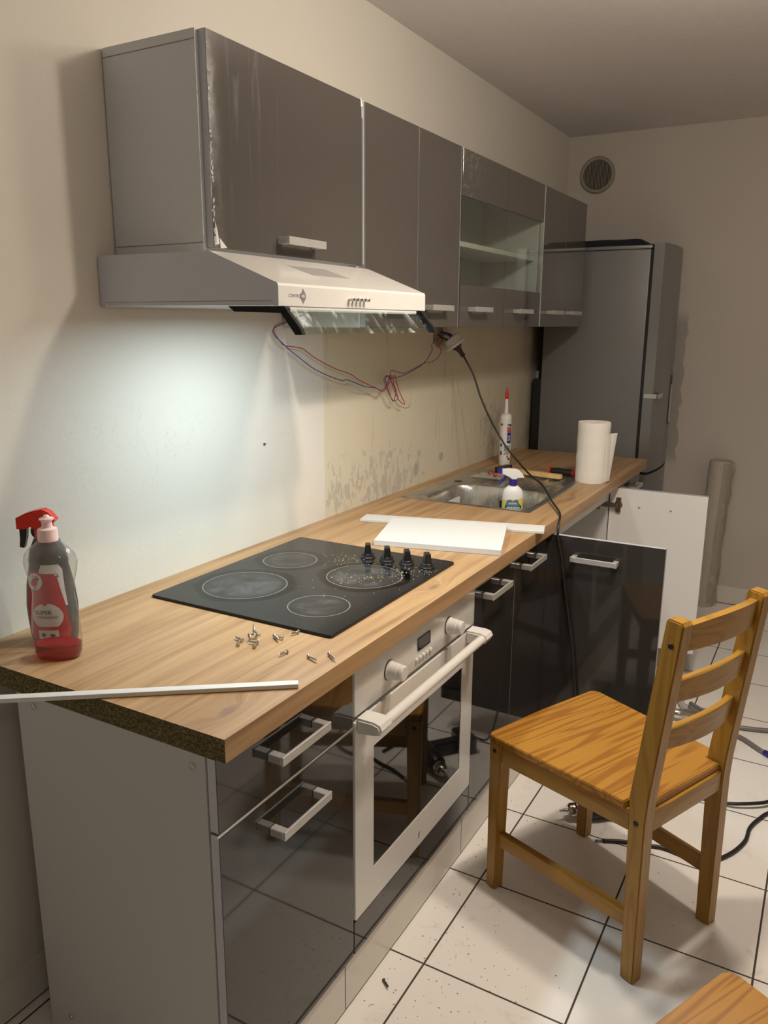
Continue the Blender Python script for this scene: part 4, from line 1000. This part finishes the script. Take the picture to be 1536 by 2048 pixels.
# ------------------------------------------------------------------ chairs
def leg_taper(b, x, y, s0, s1, z0, z1, ox=0, oy=0):
    """square leg, side s0 at the bottom and s1 at the top, moved by (ox, oy) at the top"""
    A = [(x-s0/2, y-s0/2), (x+s0/2, y-s0/2), (x+s0/2, y+s0/2), (x-s0/2, y+s0/2)]
    lo_ = [b.verts.new((p[0], p[1], z0)) for p in A]
    hi = [b.verts.new((x+ox+(p[0]-x)*s1/s0, y+oy+(p[1]-y)*s1/s0, z1)) for p in A]
    fs = [b.faces.new(lo_[::-1]), b.faces.new(hi)]+[b.faces.new((lo_[i], lo_[(i+1) % 4], hi[(i+1) % 4], hi[i])) for i in range(4)]
    bmesh.ops.bevel(b, geom=list({e for f in fs for e in f.edges}), offset=.003, segments=2, affect='EDGES')
def chair(label, loc, rz):
    t = thing('dining_chair', label, 'chair', loc, rz)
    b = NB()
    P = [(-.172, -.183), (-.128, -.183), (-.128, -.180), (.128, -.180), (.128, -.183), (.172, -.183)]
    P = [(-.131, -.172), (-.131, -.205), (.131, -.205), (.131, -.172), (.178, -.166)] + [(.208, .200), (.204, .214), (.192, .222), (0, .228), (-.192, .222), (-.204, .214), (-.208, .200), (-.178, -.166)]
    prism(b, P, .4215, .440, 'z', bev=.002); obj('seat', b, M['pine_seat'], t, 40, False)
    # four edge rails
    def rail(pa, pb, z0, z1, th, name='apron', m='pine_x'):
        b = NB(); a = Vector(pa); c_ = Vector(pb); d = c_-a; L = d.length
        box(b, 0, L, -th/2, th/2, 0, z1-z0, .0025, 2); o = obj(name, b, M[m], t, 40, False); o.location = (a.x, a.y, z0); o.rotation_euler = (0, 0, math.atan2(d.y, d.x)); return o
    rail((-.165, .198), (.165, .198), .372, .421, .02); rail((-.131, -.203), (.131, -.203), .372, .4213, .02)
    for s in (-1, 1):
        rail((s*.158, -.175), (s*.187, .180), .370, .421, .02); rail((s*.153, -.185), (s*.180, .185), .128, .166, .020, 'stretcher')
    for s in (-1, 1):
        b = NB(); leg_taper(b, s*.181, .202, .032, .040, 0, .4213, 0, -.002); l = obj('leg', b, M['pine'], t, 40, False)
        b = NB(); lathe(b, [(.0058, 0), (.0058, .0012), (.002, .0004)], 14, mat=T(s*.2005, .200, .398) @ Matrix.Rotation(s*PI/2, 4, 'Y')); obj('bolt', b, M['black'], l, None, False)
        # back post: bent board
        b = NB()
        side = [(-.220, 0), (-.186, 0), (-.174, .40), (-.172, .45), (-.222, .868), (-.228, .875), (-.256, .873), (-.262, .866), (-.219, .46), (-.216, .40)]
        prism(b, side, s*.134, s*.169, 'x', bev=.003)
        l = obj('back_post', b, M['pine'], t, 40, False)
        for yy, zz in ((-.195, .397), (-.238, .820)):
            b = NB(); lathe(b, [(.0062, 0), (.0062, .0012), (.002, .0004)], 14, mat=T(s*.1692, yy, zz) @ Matrix.Rotation(s*PI/2, 4, 'Y')); obj('bolt', b, M['black'], l, None, False)
    for z0, z1, yy in ((.800, .856, -.236), (.682, .730, -.222), (.567, .614, -.207)):
        b = NB(); hz = z1-z0
        def pt(u, v, w_):                              # u along, v height, w_ thickness
            bow = .026*(1-(2*u-1)**2); arch = (.014 if z0 > .79 else .012)*(1-(2*u-1)**2)*(1 if v > .5 else .35)
            return ((u*2-1)*.136, yy-bow+(w_-.5)*.018-(v-.5)*hz*.12, z0+hz*v+arch)
        N_ = 16; R_ = [[b.verts.new(pt(i/N_, v, w_)) for v, w_ in ((0, 0), (1, 0), (1, 1), (0, 1))] for i in range(N_+1)]
        for A, B_ in zip(R_, R_[1:]):
            for j in range(4): b.faces.new((A[j], A[(j+1) % 4], B_[(j+1) % 4], B_[j]))
        b.faces.new(R_[0]); b.faces.new(R_[-1][::-1])
        obj('back_slat', b, M['pine_x'], t, 40, False)
    return t
chair('orange-stained pine chair standing in full view in front of the open sink cabinet', (.993, -.998, 0), math.radians(-23.4))
chair('orange-stained pine chair of which only the seat corner shows, bottom right of the floor', (.104, -1.452, 0), math.radians(-24))

# ------------------------------------------------------------------ things on the floor
a = math.atan2(-.17, .135)
t = thing('power_drill', 'black cordless drill lying on the tiles behind the near chair legs', 'drill', (1.262, -.803, 0), a)
Mx = Matrix.Rotation(PI/2, 4, 'Y')
b = NB(); lathe(b, [(.0015, 0), (.003, .004), (.003, .012), (.0045, .014), (.0045, .035)], 12, mat=T(0, 0, .034) @ Mx); obj('bit', b, M['chrome'], t, 40, False)
b = NB(); lathe(b, [(.013, .026), (.0195, .034), (.0195, .046), (.0235, .050), (.0235, .066), (.020, .072)], 24, mat=T(0, 0, .034) @ Mx); lab(obj('chuck', b, M['chrome'], t, 40, False), 'steel chuck')
b = NB(); lathe(b, [(.025, .068), (.031, .078), (.0325, .14), (.0325, .20), (.030, .225), (.020, .235)], 28, mat=T(0, 0, .0335) @ Mx); obj('motor_housing', b, M['black'], t, 40, False)
b = NB(); prism(b, rrect(.165, .205, .0, .135, .01, 3), .014, .048, 'z', bev=.004); obj('grip', b, M['rubber'], t, 40, False)
b = NB(); prism(b, rrect(.140, .235, .128, .185, .008, 3), .003, .062, 'z', bev=.004); obj('battery', b, M['black'], t, 40, False)
b = NB(); box(b, .150, .200, -.034, -.031, .025, .045); lab(obj('badge', b, M['label_white'], t, None, False), 'pale badge')

t = thing('rubber_cable', 'thick black rubber cable looping over the tiles right of the chair', 'cable', (1.4, -1.2, 0))
b = NB(); z = .0062
cp = [(1.226, -.944), (1.250, -.995), (1.262, -1.045), (1.278, -1.10), (1.270, -1.17), (1.283, -1.222), (1.305, -1.243), (1.360, -1.275), (1.430, -1.298), (1.50, -1.303), (1.56, -1.322), (1.62, -1.352), (1.72, -1.44), (1.80, -1.47), (1.84, -1.40), (1.76, -1.36), (1.66, -1.342), (1.60, -1.265), (1.590, -1.20), (1.590, -1.153), (1.572, -1.10), (1.530, -1.068), (1.470, -1.055), (1.400, -1.068), (1.335, -1.082)]
tube(b, [(p[0], p[1], z+(.010 if 15 < i < 18 else 0)) for i, p in enumerate(cp)], .0055, 10); obj('cord', b, M['rubber'], t)
b = NB(); tube(b, [(1.2262, -.9443, z), (1.215, -.925, z)], .0030, 8, False); lab(obj('cut_end', b, M['hose'], t), 'bare grey cut end')

t = thing('water_hose', 'grey braided hose on the tiles ending in a blue cuff at the right edge', 'hose', (2.1, -1.15, 0))
b = NB(); tube(b, [(2.20, -1.02, .012), (2.14, -1.10, .010), (2.09, -1.16, .009), (2.045, -1.23, .009), (1.995, -1.285, .009), (1.97, -1.32, .009)], .0085, 10); obj('tube', b, M['hose'], t)
b = NB(); tube(b, [(1.982, -1.303, .009), (1.955, -1.338, .009)], .0105, 12, False); lab(obj('cuff', b, M['blue'], t), 'bright blue cuff')
t = thing('water_hose', 'plain grey braided hose lying behind the hose with a blue cuff', 'hose', (2.15, -1.2, 0))
b = NB(); tube(b, [(2.24, -1.02, .009), (2.16, -1.12, .010), (2.13, -1.20, .009), (2.155, -1.30, .009), (2.19, -1.40, .009), (2.23, -1.52, .009)], .0085, 10); obj('tube', b, M['hose'], t)
t = thing('tap_with_hoses', 'chrome tap lying on the tiles behind the chair back with a steel hose', 'tap', (2.10, -.995, 0))
b = NB(); tube(b, [(2.10, -.955, .026), (2.085, -.985, .030), (2.095, -1.02, .028), (2.13, -1.05, .024)], .019, 16); obj('tap_body', b, M['chrome'], t, 60)
b = NB(); tube(b, [(2.33, -.935, .012), (2.25, -.975, .014), (2.17, -1.01, .018), (2.10, -1.06, .014), (2.06, -1.10, .010)], .011, 12); obj('steel_hose', b, M['brushed'], t, 60)
b = NB(); box(b, 2.20, 2.29, -.895, -.83, .0005, .026, .003); tag(obj('paper_packet', b, M['label_white']), 'small white packet beside the chrome tap on the floor', 'packet')

# roll of lining material in clear film against the far wall
t = thing('floor_covering_roll', 'tall beige roll wrapped in crumpled clear film leaning on the far wall', 'roll', (3.47, -.895, 0))
Ml = T(3.490, -.880, 0.002) @ Matrix.Rotation(math.radians(1.6), 4, 'X')
b = NB(); lathe(b, [(.052, .0), (.054, .02), (.054, .765), (.050, .772), (.020, .770)], 30, mat=Ml); obj('roll', b, M['liningroll'], t, 40)
b = NB()
def film(u, v):
    z = .02+.745*v; a = math.radians(200+150*u); nn = mnoise.noise(Vector((u*3.2, v*7, 4)))*.022+mnoise.noise(Vector((u*9, v*16, 7)))*.009
    r_ = .057+max(0, nn)+.035*max(0, u-.55)*max(0.15, math.sin(v*PI*2.3)**2)*(1.6 if v > .25 else .5)
    return tuple(Ml @ Vector((r_*math.cos(a), r_*math.sin(a), z)))
grid(b, 26, 60, film); lab(obj('film_wrap', b, M['plasticwrap'], t, 50), 'crumpled clear film')

# nail and debris
o = obj('black_screw', screw_bm(.026), M['ink'], None, 40); o.rotation_euler = (0, math.radians(86), math.radians(-125)); o.location = (.484, -.645, .0045); tag(o, 'single dark screw lying on the tiles in front of the oven', 'screw')
b = NB(); random.seed(21)
for i in range(300):
    q = random.random()
    if q < .55: x = random.uniform(.2, 1.5); y = -.63-abs(random.gauss(0, .11))
    elif q < .75: x = random.gauss(.55, .14); y = random.gauss(-.82, .07)
    else: x = random.uniform(.3, 2.4); y = random.uniform(-1.5, -.65)
    if y > -.625: continue
    s = random.uniform(.0005, .0013); Mx = T(x, y, .0003) @ Rz(random.uniform(0, 6))
    box(b, -s*1.5, s*random.uniform(.5, 2), -s*.6, s*.6, 0, s*.9, mat=Mx)
tag(obj('floor_debris', b, M['darkcrumb']), 'small dark crumbs and chips scattered over the tiles along the plinth', 'debris', kind='stuff')
